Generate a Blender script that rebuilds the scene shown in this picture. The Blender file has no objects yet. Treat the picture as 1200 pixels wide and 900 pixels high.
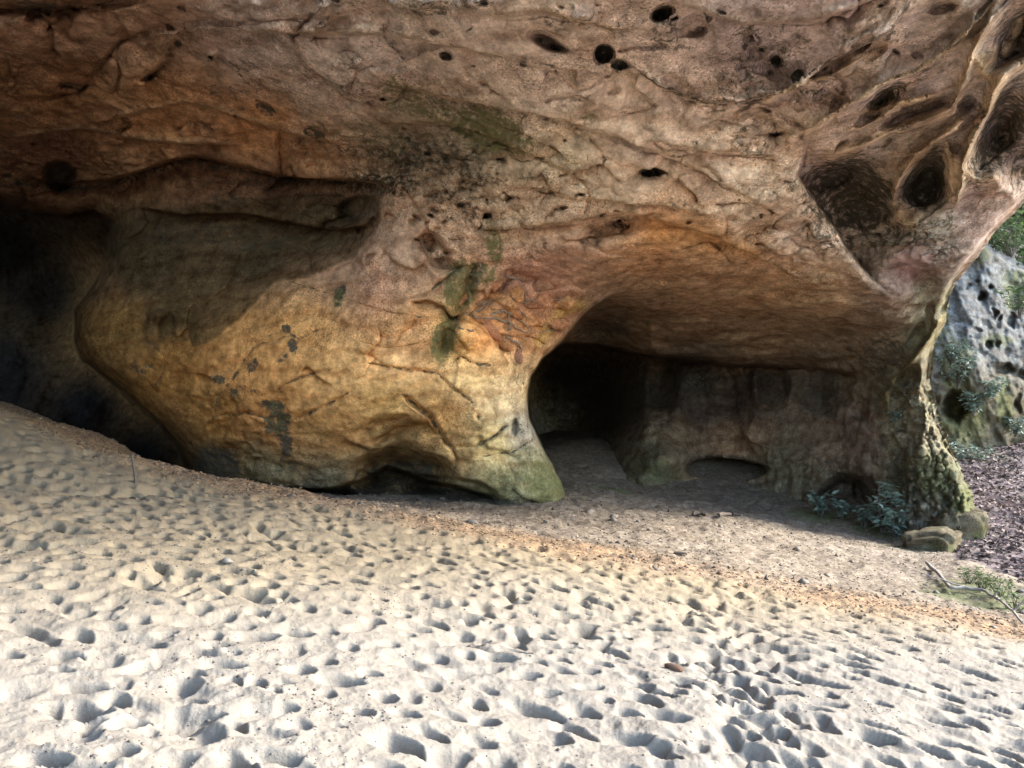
import bpy, math, random
import numpy as np
from math import radians
rng = np.random.default_rng(7)
random.seed(7)
sc = bpy.context.scene
C = sc.collection

# ------------------------------------------------------------------ camera
CAMZ, F = 1.65, 870.0                      # eye height above the sand, focal length in photo pixels
cam = bpy.data.objects.new('camera', bpy.data.cameras.new('camera'))
C.objects.link(cam); sc.camera = cam
cam.location = (0, 0, CAMZ); cam.rotation_euler = (radians(90), 0, 0)
cam.data.sensor_width = 36; cam.data.lens = F / 1200 * 36
cam.data.clip_start = 0.05; cam.data.clip_end = 2000

# ------------------------------------------------------------------ daylight
SUN = np.array((0.88, 0.16, 0.50)); SUN /= np.linalg.norm(SUN)
w = bpy.data.worlds.new('World'); sc.world = w; w.use_nodes = True
nt = w.node_tree
sky = nt.nodes.new('ShaderNodeTexSky'); sky.sky_type = 'NISHITA'; sky.sun_disc = False
sky.sun_elevation = math.asin(SUN[2]); sky.sun_rotation = math.atan2(SUN[0], SUN[1])
sky.air_density = 1.0; sky.dust_density = 1.2; sky.ozone_density = 1.0
bg = nt.nodes['Background']; bg.inputs['Strength'].default_value = 0.12
nt.links.new(sky.outputs['Color'], bg.inputs['Color'])
sl = bpy.data.lights.new('sun', 'SUN'); sl.energy = 1.35; sl.angle = radians(18); sl.color = (1.0, 0.97, 0.94)
so = bpy.data.objects.new('sun', sl); C.objects.link(so)
from mathutils import Vector, Matrix
so.rotation_euler = Vector(SUN).to_track_quat('Z', 'Y').to_euler()
sc.view_settings.view_transform = 'Standard'; sc.view_settings.look = 'None'
sc.view_settings.gamma = 1; sc.view_settings.use_curve_mapping = False
sc.view_settings.exposure = 3.2
sc.cycles.use_denoising = True
sc.cycles.max_bounces = 5; sc.cycles.diffuse_bounces = 4

# ------------------------------------------------------------------ numeric helpers
def ray(px, py, d):
    """photo pixel + distance (m along the view axis) -> point in the place"""
    px = np.asarray(px, float); py = np.asarray(py, float); d = np.asarray(d, float)
    return np.stack([(px - 600) / F * d, d + 0 * px, CAMZ - (py - 450) / F * d], -1)

TAB = rng.random((64, 64, 64)).astype(np.float32) * 2 - 1
def vnoise(p):
    i = np.floor(p).astype(np.int32); f = (p - i).astype(np.float32); f = f * f * (3 - 2 * f)
    i &= 63; j = (i + 1) & 63
    x0, y0, z0 = i[..., 0], i[..., 1], i[..., 2]; x1, y1, z1 = j[..., 0], j[..., 1], j[..., 2]
    fx, fy, fz = f[..., 0], f[..., 1], f[..., 2]
    a = TAB[x0, y0, z0] * (1 - fx) + TAB[x1, y0, z0] * fx
    b = TAB[x0, y1, z0] * (1 - fx) + TAB[x1, y1, z0] * fx
    c = TAB[x0, y0, z1] * (1 - fx) + TAB[x1, y0, z1] * fx
    e = TAB[x0, y1, z1] * (1 - fx) + TAB[x1, y1, z1] * fx
    a = a * (1 - fy) + b * fy; c = c * (1 - fy) + e * fy
    return a * (1 - fz) + c * fz
ROT = np.array(Matrix.Rotation(0.7, 3, Vector((1, 2, 3)).normalized()))
def fbm(p, scale, oct=4, gain=0.5, ridged=False):
    q = np.asarray(p, float) / scale; s = 0; a = 1.0; n = 0
    for k in range(oct):
        v = vnoise(q + k * 17.3)
        if ridged: v = 1 - 2 * np.abs(v)
        s = s + a * v; n += a; a *= gain; q = (q @ ROT.T) * 2.03
    return s / n
def sstep(a, b, x):
    t = np.clip((x - a) / (b - a), 0, 1); return t * t * (3 - 2 * t)

def rbf(pts, vals, smooth=1e-4):
    pts = np.asarray(pts, float); vals = np.asarray(vals, float); n = len(pts)
    def k(r2): return 0.5 * r2 * np.log(r2 + 1e-9)
    K = k(((pts[:, None] - pts[None]) ** 2).sum(-1)) + smooth * np.eye(n)
    Pm = np.hstack([np.ones((n, 1)), pts]); A = np.zeros((n + 3, n + 3))
    A[:n, :n] = K; A[:n, n:] = Pm; A[n:, :n] = Pm.T
    sol = np.linalg.solve(A, np.concatenate([vals, np.zeros(3)]))
    def ev(q):
        q = np.asarray(q, float); sh = q.shape[:-1]; q = q.reshape(-1, 2); out = np.empty(len(q))
        for s in range(0, len(q), 40000):
            b = q[s:s + 40000]
            out[s:s + 40000] = k(((b[:, None] - pts[None]) ** 2).sum(-1)) @ sol[:n] + sol[n] + b @ sol[n + 1:]
        return out.reshape(sh)
    return ev

def seg_dist(X, Y, poly):
    """distance, signed side (+ right of travel, i.e. below when going right in the photo) and 0..1 position along a polyline"""
    best = np.full(X.shape, 1e9); side = np.zeros(X.shape); pos = np.zeros(X.shape)
    P = np.asarray(poly, float); L = np.hypot(*(P[1:] - P[:-1]).T); T = L.sum(); acc = 0
    for (x0, y0), (x1, y1), l in zip(P[:-1], P[1:], L):
        dx, dy = (x1 - x0) / l, (y1 - y0) / l
        t = np.clip((X - x0) * dx + (Y - y0) * dy, 0, l)
        ex, ey = X - x0 - t * dx, Y - y0 - t * dy
        d = np.hypot(ex, ey); m = d < best
        best = np.where(m, d, best); side = np.where(m, np.sign(dx * ey - dy * ex), side)
        pos = np.where(m, (acc + t) / T, pos); acc += l
    return best, side, pos
def poly_sdf(X, Y, poly):
    """signed distance, positive inside"""
    P = np.asarray(poly, float); d, _, _ = seg_dist(X, Y, np.vstack([P, P[:1]]))
    ins = np.zeros(X.shape, bool)
    for (x0, y0), (x1, y1) in zip(P, np.roll(P, -1, 0)):
        if y0 == y1: continue
        ins ^= ((y0 > Y) != (y1 > Y)) & (X < (x1 - x0) * (Y - y0) / (y1 - y0) + x0)
    return np.where(ins, d, -d)

def lin(c):
    c = np.asarray(c, float) / 255.0
    return np.where(c <= 0.04045, c / 12.92, ((c + 0.055) / 1.055) ** 2.4)

# ------------------------------------------------------------------ mesh helpers
def mesh_np(name, verts, faces, mat, parent=None, attrs=None, smooth=True, kind=None):
    verts = np.asarray(verts, np.float32); faces = np.asarray(faces, np.int32)
    me = bpy.data.meshes.new(name); k = faces.shape[1]
    me.vertices.add(len(verts)); me.vertices.foreach_set('co', verts.ravel())
    me.loops.add(faces.size); me.loops.foreach_set('vertex_index', faces.ravel())
    me.polygons.add(len(faces)); me.polygons.foreach_set('loop_start', np.arange(0, faces.size, k, dtype=np.int32))
    me.update(calc_edges=True)
    if smooth: me.shade_smooth()
    for an, av in (attrs or {}).items():
        av = np.asarray(av, np.float32)
        if av.ndim == 2:
            a = me.attributes.new(an, 'FLOAT_COLOR', 'POINT')
            a.data.foreach_set('color', np.hstack([av, np.ones((len(av), 1), np.float32)]).ravel())
        else:
            a = me.attributes.new(an, 'FLOAT', 'POINT'); a.data.foreach_set('value', av)
    me.materials.append(mat)
    o = bpy.data.objects.new(name, me); C.objects.link(o)
    if parent: o.parent = parent
    if kind: o['kind'] = kind
    return o
def thing(o, label, cat, group=None):
    o['label'] = label; o['category'] = cat
    if group: o['group'] = group
    return o
def empty(name, loc):
    o = bpy.data.objects.new(name, None); C.objects.link(o); o.location = loc; o.empty_display_size = 0.1
    return o
def grid_faces(h, w, keep=None):
    i = np.arange(h * w).reshape(h, w)
    f = np.stack([i[:-1, :-1], i[1:, :-1], i[1:, 1:], i[:-1, 1:]], -1).reshape(-1, 4)
    if keep is not None: f = f[keep[:-1, :-1].ravel() & keep[1:, :-1].ravel() & keep[1:, 1:].ravel() & keep[:-1, 1:].ravel()]
    return f
def compact(verts, faces, attrs):
    u, inv = np.unique(faces, return_inverse=True)
    return verts[u], inv.reshape(faces.shape), {k: v[u] for k, v in attrs.items()}

# ------------------------------------------------------------------ materials
def new_mat(name):
    m = bpy.data.materials.new(name); m.use_nodes = True
    return m, m.node_tree, m.node_tree.nodes['Principled BSDF']
def N(nt, t, **kw):
    n = nt.nodes.new(t)
    for k, v in kw.items():
        if k in n.inputs: n.inputs[k].default_value = v
        else: setattr(n, k, v)
    return n
def L(nt, a, b): nt.links.new(a, b)
def ramp(nt, src, p0, p1, c0=0.0, c1=1.0):
    r = N(nt, 'ShaderNodeMapRange'); r.inputs[1].default_value = p0; r.inputs[2].default_value = p1
    r.inputs[3].default_value = c0; r.inputs[4].default_value = c1; L(nt, src, r.inputs[0]); return r.outputs[0]
def mix(nt, fac, a, b, mode='MIX'):
    m = N(nt, 'ShaderNodeMix', data_type='RGBA', blend_type=mode)
    for s, v in ((0, fac), (6, a), (7, b)):
        if isinstance(v, (int, float)): m.inputs[s].default_value = v
        elif isinstance(v, (tuple, list)): m.inputs[s].default_value = tuple(v) + (1,)
        else: L(nt, v, m.inputs[s])
    return m.outputs[2]
def noise(nt, co, scale, detail=6, rough=0.6, dist=0.0):
    n = N(nt, 'ShaderNodeTexNoise'); n.inputs['Scale'].default_value = scale; n.inputs['Detail'].default_value = detail
    n.inputs['Roughness'].default_value = rough; n.inputs['Distortion'].default_value = dist; L(nt, co, n.inputs['Vector']); return n.outputs[0]
def attr(nt, name): return N(nt, 'ShaderNodeAttribute', attribute_name=name)
def math_n(nt, op, a, b=None):
    n = N(nt, 'ShaderNodeMath', operation=op)
    for s, v in ((0, a), (1, b)):
        if v is None: continue
        if isinstance(v, (int, float)): n.inputs[s].default_value = v
        else: L(nt, v, n.inputs[s])
    return n.outputs[0]

def rock_material():
    m, nt, b = new_mat('sandstone')
    co = N(nt, 'ShaderNodeNewGeometry').outputs['Position']
    tint = attr(nt, 'tint').outputs['Color']; moss = attr(nt, 'moss').outputs['Fac']; dark = attr(nt, 'dark').outputs['Fac']
    n1 = noise(nt, co, 1.3, 5, 0.65, 0.6); n2 = noise(nt, co, 3.2, 8, 0.72); n3 = noise(nt, co, 22, 4, 0.75)
    c = mix(nt, ramp(nt, n1, 0.38, 0.62), tint, (0.80, 0.77, 0.75), 'MULTIPLY')
    c = mix(nt, 1.0, c, mix(nt, ramp(nt, n2, 0.36, 0.64), (0.50, 0.48, 0.455), (1.42, 1.40, 1.37)), 'MULTIPLY')
    # dark pitting and pale grains, in patches
    patch = ramp(nt, noise(nt, co, 0.8, 4, 0.6), 0.40, 0.60, 0.25, 1.0)
    c = mix(nt, math_n(nt, 'MULTIPLY', ramp(nt, n3, 0.50, 0.62, 0, 0.8), patch), c, mix(nt, 1.0, c, (0.26, 0.23, 0.20), 'MULTIPLY'))
    n4 = noise(nt, co, 30, 3, 0.65)
    c = mix(nt, math_n(nt, 'MULTIPLY', ramp(nt, n4, 0.56, 0.64, 0, 0.85), patch), c, mix(nt, 1.0, c, (1.75, 1.72, 1.66), 'MULTIPLY'))
    # thin wavy bedding stains
    wv = N(nt, 'ShaderNodeTexWave', wave_type='BANDS', bands_direction='Z'); wv.inputs['Scale'].default_value = 0.55
    wv.inputs['Distortion'].default_value = 9; wv.inputs['Detail'].default_value = 5; wv.inputs['Detail Scale'].default_value = 0.9; L(nt, co, wv.inputs['Vector'])
    c = mix(nt, ramp(nt, wv.outputs['Fac'], 0.72, 0.98, 0, 0.4), c, (0.62, 0.46, 0.36), 'MULTIPLY')
    # dark crust with painted shade, and moss, broken up by noise
    n5 = noise(nt, co, 5.5, 5, 0.78)
    kd = math_n(nt, 'ADD', dark, ramp(nt, n5, 0.3, 0.7, -0.75, 0.6))
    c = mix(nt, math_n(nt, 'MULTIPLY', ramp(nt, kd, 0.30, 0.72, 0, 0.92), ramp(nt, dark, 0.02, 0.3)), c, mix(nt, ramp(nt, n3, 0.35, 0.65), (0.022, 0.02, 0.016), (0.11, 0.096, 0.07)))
    n6 = noise(nt, co, 11.0, 5, 0.8)
    km = math_n(nt, 'ADD', moss, ramp(nt, n6, 0.3, 0.7, -0.85, 0.45))
    c = mix(nt, math_n(nt, 'MULTIPLY', ramp(nt, km, 0.35, 0.8, 0, 0.85), ramp(nt, moss, 0.02, 0.3)), c, mix(nt, ramp(nt, n3, 0.36, 0.64), (0.022, 0.026, 0.010), (0.19, 0.19, 0.075)))
    L(nt, c, b.inputs['Base Color']); b.inputs['Roughness'].default_value = 0.9
    b.inputs['Specular IOR Level'].default_value = 0.04
    h = math_n(nt, 'ADD', math_n(nt, 'MULTIPLY', n2, 0.5), math_n(nt, 'MULTIPLY', n3, 0.35))
    bp = N(nt, 'ShaderNodeBump'); bp.inputs['Strength'].default_value = 1.0; bp.inputs['Distance'].default_value = 0.12; L(nt, attr(nt, 'rough').outputs['Fac'], bp.inputs['Strength'])
    L(nt, h, bp.inputs['Height']); L(nt, bp.outputs[0], b.inputs['Normal'])
    return m
ROCK = rock_material()

def ground_material():
    m, nt, b = new_mat('sand_and_soil')
    co = N(nt, 'ShaderNodeNewGeometry').outputs['Position']
    sand = attr(nt, 'sand').outputs['Fac']; och = attr(nt, 'ochre').outputs['Fac']; lit = attr(nt, 'litter').outputs['Fac']
    pale = attr(nt, 'pale').outputs['Fac']; green = attr(nt, 'green').outputs['Fac']
    n1 = noise(nt, co, 0.7, 6, 0.6); n2 = noise(nt, co, 6, 8, 0.7); n3 = noise(nt, co, 45, 5, 0.7); n4 = noise(nt, co, 17, 6, 0.75)
    s = mix(nt, pale, (0.228, 0.180, 0.112), (0.218, 0.194, 0.157))
    s = mix(nt, ramp(nt, n2, 0.40, 0.66, 0, 0.45), s, (0.15, 0.128, 0.10))
    s = mix(nt, ramp(nt, n3, 0.58, 0.68, 0, 0.6), s, (0.15, 0.115, 0.085))
    d = mix(nt, ramp(nt, n2, 0.35, 0.65), (0.15, 0.117, 0.082), (0.34, 0.285, 0.215))
    d = mix(nt, ramp(nt, n4, 0.47, 0.60, 0, 0.8), d, (0.07, 0.05, 0.035))
    d = mix(nt, ramp(nt, n1, 0.35, 0.65), d, (0.72, 0.70, 0.68), 'MULTIPLY')
    d = mix(nt, ramp(nt, n3, 0.60, 0.72, 0, 0.7), d, (0.42, 0.37, 0.30))
    o = mix(nt, ramp(nt, n2, 0.35, 0.65), (0.24, 0.135, 0.065), (0.40, 0.265, 0.14))
    o = mix(nt, ramp(nt, n4, 0.46, 0.56, 0, 0.85), o, (0.085, 0.048, 0.026))
    lf = mix(nt, n4, (0.055, 0.042, 0.042), (0.20, 0.15, 0.145))
    k = ramp(nt, math_n(nt, 'ADD', sand, ramp(nt, n4, 0.3, 0.7, -0.35, 0.35)), 0.40, 0.60)
    c = mix(nt, k, d, s)
    ko = math_n(nt, 'MULTIPLY', ramp(nt, math_n(nt, 'ADD', och, ramp(nt, n2, 0.3, 0.7, -0.4, 0.4)), 0.25, 1.0), 0.8)
    c = mix(nt, ko, c, o)
    c = mix(nt, ramp(nt, math_n(nt, 'ADD', lit, ramp(nt, n2, 0.3, 0.7, -0.3, 0.3)), 0.4, 0.6), c, lf)
    c = mix(nt, ramp(nt, math_n(nt, 'ADD', green, ramp(nt, n4, 0.3, 0.7, -0.6, 0.3)), 0.2, 0.6, 0, 0.8), c, mix(nt, n3, (0.05, 0.06, 0.025), (0.15, 0.17, 0.07)))
    L(nt, c, b.inputs['Base Color']); b.inputs['Roughness'].default_value = 0.95; b.inputs['Specular IOR Level'].default_value = 0.15
    h = math_n(nt, 'ADD', n4, math_n(nt, 'MULTIPLY', n3, 0.5))
    bp = N(nt, 'ShaderNodeBump'); bp.inputs['Strength'].default_value = 0.55; bp.inputs['Distance'].default_value = 0.02
    L(nt, h, bp.inputs['Height']); L(nt, bp.outputs[0], b.inputs['Normal'])
    return m
GROUND = ground_material()

def simple_mat(name, c0, c1, scale=8, rough=0.85, bump=0.01, trans=0.0):
    m, nt, b = new_mat(name)
    co = N(nt, 'ShaderNodeNewGeometry').outputs['Position']
    n = noise(nt, co, scale, 6, 0.7)
    rnd = N(nt, 'ShaderNodeNewGeometry').outputs['Random Per Island']
    c = mix(nt, ramp(nt, math_n(nt, 'ADD', math_n(nt, 'MULTIPLY', n, 0.6), math_n(nt, 'MULTIPLY', rnd, 0.5)), 0.25, 0.85), c0, c1)
    L(nt, c, b.inputs['Base Color']); b.inputs['Roughness'].default_value = rough; b.inputs['Specular IOR Level'].default_value = 0.3
    if bump:
        bp = N(nt, 'ShaderNodeBump'); bp.inputs['Strength'].default_value = 0.6; bp.inputs['Distance'].default_value = bump
        L(nt, n, bp.inputs['Height']); L(nt, bp.outputs[0], b.inputs['Normal'])
    if trans:
        t = N(nt, 'ShaderNodeBsdfTranslucent'); L(nt, c, t.inputs['Color'])
        ms = N(nt, 'ShaderNodeMixShader'); ms.inputs[0].default_value = trans
        L(nt, b.outputs[0], ms.inputs[1]); L(nt, t.outputs[0], ms.inputs[2]); L(nt, ms.outputs[0], nt.nodes['Material Output'].inputs[0])
    return m
M_WOOD = simple_mat('weathered_wood', (0.045, 0.033, 0.025), (0.13, 0.10, 0.075), 25)
M_DRIFT = simple_mat('rotten_wood', (0.05, 0.03, 0.02), (0.13, 0.075, 0.045), 60)
M_PALEWOOD = simple_mat('bleached_wood', (0.14, 0.12, 0.10), (0.34, 0.30, 0.26), 25)
M_ROOT = simple_mat('root_bark', (0.09, 0.065, 0.045), (0.30, 0.235, 0.175), 12)
M_STONE = simple_mat('loose_stone', (0.05, 0.04, 0.03), (0.17, 0.14, 0.11), 12, bump=0.02)
M_BOULDER = simple_mat('grey_boulder', (0.22, 0.20, 0.17), (0.50, 0.47, 0.41), 6, bump=0.04)
M_PLATE = simple_mat('iron_stained_plate', (0.15, 0.085, 0.055), (0.36, 0.22, 0.135), 5, bump=0.03)
M_LEAF = simple_mat('evergreen_leaf', (0.08, 0.12, 0.08), (0.26, 0.33, 0.26), 10, 0.5, 0, 0.25)
M_TREELEAF = simple_mat('tree_leaf', (0.05, 0.085, 0.03), (0.15, 0.21, 0.08), 3, 0.55, 0, 0.35)
M_LITTER = simple_mat('dead_leaf', (0.035, 0.024, 0.02), (0.26, 0.195, 0.165), 3, 0.8, 0)
M_DUFF = simple_mat('leaf_crumb', (0.04, 0.026, 0.018), (0.36, 0.28, 0.19), 3, 0.9, 0)
M_CLOD = simple_mat('soil_clod', (0.05, 0.03, 0.018), (0.25, 0.155, 0.085), 3, 0.95, 0)
M_CRUMB = simple_mat('sand_crumb', (0.07, 0.055, 0.042), (0.23, 0.20, 0.165), 3, 0.95, 0)
M_BARK = simple_mat('bark', (0.07, 0.055, 0.045), (0.19, 0.16, 0.135), 10, bump=0.03)
M_FERN = simple_mat('moss_tuft', (0.05, 0.075, 0.02), (0.15, 0.19, 0.06), 10, 0.7, 0, 0.2)

# ================================================================== GROUND
SA, SB = -0.15, -0.06                     # fall of the sand slope to the right and away
def plane_d(px, py):
    u = (px - 600) / F; v = -(py - 450) / F
    return CAMZ / (SA * u + SB - v)
EDGE = [(-200, 455), (-100, 470), (0, 490), (100, 520), (200, 556), (300, 578), (420, 596), (550, 622), (680, 648), (800, 672), (900, 690), (1000, 705), (1100, 727), (1200, 747), (1320, 775)]
gp = []
def gpix(px, py, d): gp.append(tuple(ray(px, py, d)))
for x in (-6, -3, 0, 3, 6):                # sand slope itself
    for y in (1.0, 4.0, 7.0, 9.5): gp.append((x, y, SA * x + SB * y))
for px, py in EDGE[2:]:
    gpix(px, py, plane_d(px, py))
for px, py in ((-150, 440), (0, 475), (60, 492), (120, 510), (200, 545), (260, 562)):   # crest against the dark recess
    d = plane_d(px, py); p = ray(px, py, d); gp.append(tuple(p))
    q = ray(px, py, d + 3); gp.append((q[0], q[1], q[2] - 0.55)); q = ray(px, py, d + 9); gp.append((q[0], q[1], q[2] - 1.6))
for a in ((330, 577, 19.3), (420, 584, 18.4), (520, 586, 18.7), (600, 588, 18.7), (660, 586, 18.8), (640, 600, 17.3), (750, 600, 18.5),
          (690, 568, 22.5), (650, 528, 27.5), (640, 515, 33), (745, 566, 24.5), (860, 560, 26), (900, 572, 25), (950, 592, 23), (1040, 612, 20.6), (1080, 640, 18.6),
          (860, 610, 18), (860, 640, 14), (1000, 650, 15.5), (1000, 680, 12.8), (1100, 680, 13.6), (1130, 650, 16.5), (1160, 700, 12.4),
          (1130, 524, 30), (1200, 505, 32), (1160, 560, 25.2), (1200, 565, 24.6), (1140, 600, 21), (1200, 640, 17.6), (1210, 700, 12.6), (1300, 640, 18), (1300, 545, 27)):
    gpix(*a)
gp += [(-8, -3, 1.35), (0, -3, 0.18), (8, -3, -1.02), (0, -12, -0.6), (-20, -10, 3.0), (15, -10, -3.2), (32, 0, -4.5), (34, 28, 2.5), (-30, 10, 4.2), (-32, 32, 1), (0, 48, 0), (14, 44, 0.6), (30, 46, 7), (-60, -50, 4), (60, -50, -9), (70, 20, -1), (60, 70, 12), (-60, 70, 4)]
gp = np.array(gp)
G0 = rbf(gp[:, :2] / 10, gp[:, 2], 2e-4)
def G(x, y): return G0(np.stack([np.asarray(x, float), np.asarray(y, float)], -1) / 10)

EDGE_W = np.array([ray(px, py, plane_d(px, py)) for px, py in EDGE])[:, :2]
EDGE_W = np.vstack([[(-60, 26)], EDGE_W, [(14, 6.5), (40, -4)]])
def edge_signed(x, y):                     # + on the sand side (m)
    d, s, _ = seg_dist(x, y, EDGE_W); return -d * s

# footprints: position, half-length, half-width, depth, heading
FP = []
def add_prints(n, fx, fy, lo, wo, dp, ang):
    for _ in range(n):
        x, y = fx(), fy()
        FP.append((x, y, lo * random.uniform(0.7, 1.25), wo * random.uniform(0.75, 1.25), dp * random.uniform(0.55, 1.25), ang + random.gauss(0, 0.5)))
cell = {}
def free(x, y, r):
    i, j = int(x // 0.4), int(y // 0.4)
    for a in range(i - 1, i + 2):
        for b in range(j - 1, j + 2):
            for (qx, qy) in cell.get((a, b), ()):
                if (qx - x) ** 2 + (qy - y) ** 2 < r * r: return False
    cell.setdefault((i, j), []).append((x, y)); return True
cand = np.random.default_rng(3).random((22000, 2)); cy_ = 1.2 + 23 * cand[:, 0]; cx_ = (cand[:, 1] * 1.72 - 0.86) * cy_
ces = edge_signed(cx_, cy_)
for x, y, e in zip(cx_, cy_, ces):
    if e < 0.3: continue
    rightness = min(1, max(0, (x / y + 0.15) / 0.6))
    dn = float(fbm(np.array([[x, y, 3.0]]), 1.3, 2)[0])                      # trampled here, smoother there
    if not free(x, y, (random.uniform(0.15, 0.31) + 0.02 * rightness) * (1 - 0.55 * dn)): continue
    sz = 0.88 * math.exp(random.gauss(0, 0.24))
    a = -0.25 - 0.30 * rightness + random.gauss(0, 0.7 - 0.45 * rightness)
    ln = random.uniform(0.065, 0.135) * (1 + 0.25 * rightness * random.random()); wd = random.uniform(0.048, 0.078) * (1 - 0.2 * rightness)
    FP.append((x, y, ln * sz, wd * sz, random.choice((0.03, 0.06, 0.09, 0.12)) * random.uniform(0.8, 1.2) * (1 - 0.25 * rightness), a))
    if random.random() < 0.07: FP.append((x + random.gauss(0, .1), y + random.gauss(0, .1), random.uniform(0.16, 0.26), random.uniform(0.07, 0.12), random.uniform(0.02, 0.035), a + random.gauss(0, 0.3)))   # a scuff
# trodden track running down to the right-hand edge of the sand
for k in range(520):
    t = random.random() ** 1.3; cy = 2.6 + (10.6 - 2.6) * t; cx = 1.0 + (cy - 2.6) * 0.25 + random.gauss(0, 0.22 + 0.12 * t)
    FP.append((cx, cy, random.uniform(0.05, 0.11), random.uniform(0.04, 0.065), random.uniform(0.03, 0.065), random.uniform(-1.6, 0.2)))

# fan of rows and columns, finest near the eye
us = np.linspace(-0.84, 0.88, 1000)
ds = [1.6]
while ds[-1] < 46:
    d = ds[-1]; ds.append(d + min(max(d * d / 1400 * 1.15, 0.010), 0.11 if d < 26 else 0.3))
ds = np.array(ds)
GX = (us[None] * ds[:, None]); GY = np.repeat(ds[:, None], len(us), 1)
GZ = G(GX, GY)
es = edge_signed(GX, GY)
P3 = np.stack([GX, GY, 0 * GX], -1)
es = es + 0.55 * fbm(P3 + 21, 1.4, 4) * np.clip(GY / 9, 0, 1)
P3 = np.stack([GX, GY, 0 * GX], -1)
sandm = sstep(-0.45, 0.45, es)
rel = np.zeros_like(GZ)
WU = 0.024 * fbm(P3 + 3, 0.18, 2); WV = 0.024 * fbm(P3 + 60, 0.18, 2)   # ragged outlines of the prints
for (x, y, la, lb, dp, a) in FP:
    R = la * 2.6
    r0, r1 = np.searchsorted(ds, (y - R, y + R))
    if r1 <= r0: continue
    dm = max(y - R, 1.0); dM = y + R
    lo_u = min((x - R) / dm, (x - R) / dM); hi_u = max((x + R) / dm, (x + R) / dM)
    c0, c1 = np.searchsorted(us, (lo_u, hi_u))
    if c1 <= c0: continue
    dx = GX[r0:r1, c0:c1] - x + WU[r0:r1, c0:c1]; dy = GY[r0:r1, c0:c1] - y + WV[r0:r1, c0:c1]
    ca, sa = math.cos(a), math.sin(a)
    A = (dx * ca + dy * sa); B = (-dx * sa + dy * ca) / lb
    A = A / la
    B = B * (1 + 0.15 * A)
    if ca < 0: A = -A
    # the foot drags in from uphill (a long shallow ramp) and stops against a steep downhill wall
    Al = np.where(A < 0, A / 1.5, A); r = np.sqrt(Al * Al + B * B + 1e-6)
    pit = 1 / (1 + r ** 7); rim = np.exp(-((r - 1.30) / 0.28) ** 2) * np.clip(0.5 + 0.5 * A, 0, 1)
    z = rel[r0:r1, c0:c1]
    rel[r0:r1, c0:c1] = z * (1 - 0.5 * pit) + dp * (-pit * (0.03 + 0.97 * sstep(-1.5, 0.25, A)) * 1.5 + rim * 0.22)
rel = np.clip(rel, -0.24, 0.10)
cs0 = np.cumsum(np.pad(rel, ((0, 0), (1, 0))), 1); ci = np.arange(rel.shape[1])       # even out steps that run between rows
for r_ in range(len(ds)):
    hw = int(min(6, round(0.5 * (ds[min(r_ + 1, len(ds) - 1)] - ds[max(r_ - 1, 0)]) / 2 / (us[1] - us[0]) / ds[r_])))
    if hw > 0: hi_ = np.minimum(ci + hw + 1, len(ci)); lo_ = np.maximum(ci - hw, 0); rel[r_] = (cs0[r_, hi_] - cs0[r_, lo_]) / (hi_ - lo_)
rough = 0.075 * fbm(P3, 1.6, 2) + 0.030 * fbm(P3, 0.45, 3) + 0.017 * fbm(P3, 0.12, 4, 0.6, ridged=True)
track = np.exp(-((GX - (1.0 + 0.25 * (GY - 2.6))) / 0.35) ** 2)
soil = 0.08 * fbm(P3, 1.5, 3) + 0.06 * fbm(P3, 0.4, 3) + 0.03 * fbm(P3, 0.15, 2)
GZ = GZ + sandm * (rel + rough * (1 - 0.3 * track)) + (1 - sandm) * soil
# bank on the leaf slope outside
outm = sstep(-0.5, 0.7, GX - (8.6 + 0.30 * (GY - 12)) - 0.6 * fbm(P3, 2.0, 2))
GZ = GZ + outm * (0.15 * fbm(P3, 1.8, 3) + 0.05 * fbm(P3, 0.4, 2))
ochre = np.exp(-((es + 0.5) / 1.2) ** 2) * (0.85 + 0.5 * fbm(P3, 2.2, 2)) * (1 - outm)
# the far rim of the sand left of the spur is stained ochre for longer
ochre = np.maximum(ochre, sstep(1.8, 0.2, es) * sstep(-12, -5, es) * sstep(-4, -7.5, GX) * 0.9)
pale = sstep(9.0, 4.6, GY - 0.42 * GX + 1.0 * fbm(P3, 3.0, 2))
litter = sstep(0.3, 0.9, outm) * (1 - sandm)
green = np.zeros_like(GZ)
for px, py, d, r in ((1150, 690, 13, 1.0), (1185, 712, 11.8, 0.8), (960, 600, 21.5, 1.1), (1040, 615, 20, 1.1), (1135, 522, 29, 1.6), (720, 570, 22, 0.8), (1115, 700, 12.6, 0.5), (1065, 640, 17.5, 0.7)):
    p = ray(px, py, d); green = np.maximum(green, np.exp(-((GX - p[0]) ** 2 + (GY - p[1]) ** 2) / r ** 2))
gv = np.stack([GX, GY, GZ], -1).reshape(-1, 3)
ga = dict(sand=sandm.ravel(), ochre=ochre.ravel(), pale=pale.ravel(), litter=litter.ravel(), green=green.ravel())
mesh_np('sand', gv, grid_faces(*GZ.shape), GROUND, attrs=ga, kind='structure')
def gz_at(x, y):                           # height of the finished fan surface
    x = np.asarray(x, float); y = np.asarray(y, float)
    fi = np.interp(y, ds, np.arange(len(ds))); fj = np.interp(x / np.maximum(y, 0.1), us, np.arange(len(us)))
    i = np.clip(fi.astype(int), 0, len(ds) - 2); j = np.clip(fj.astype(int), 0, len(us) - 2); a = fi - i; b = fj - j
    return (GZ[i, j] * (1 - b) + GZ[i, j + 1] * b) * (1 - a) + (GZ[i + 1, j] * (1 - b) + GZ[i + 1, j + 1] * b) * a
def on_ground(px, py, d): p = ray(px, py, d); return np.array((p[0], p[1], float(gz_at(p[0], p[1]))))
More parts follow.
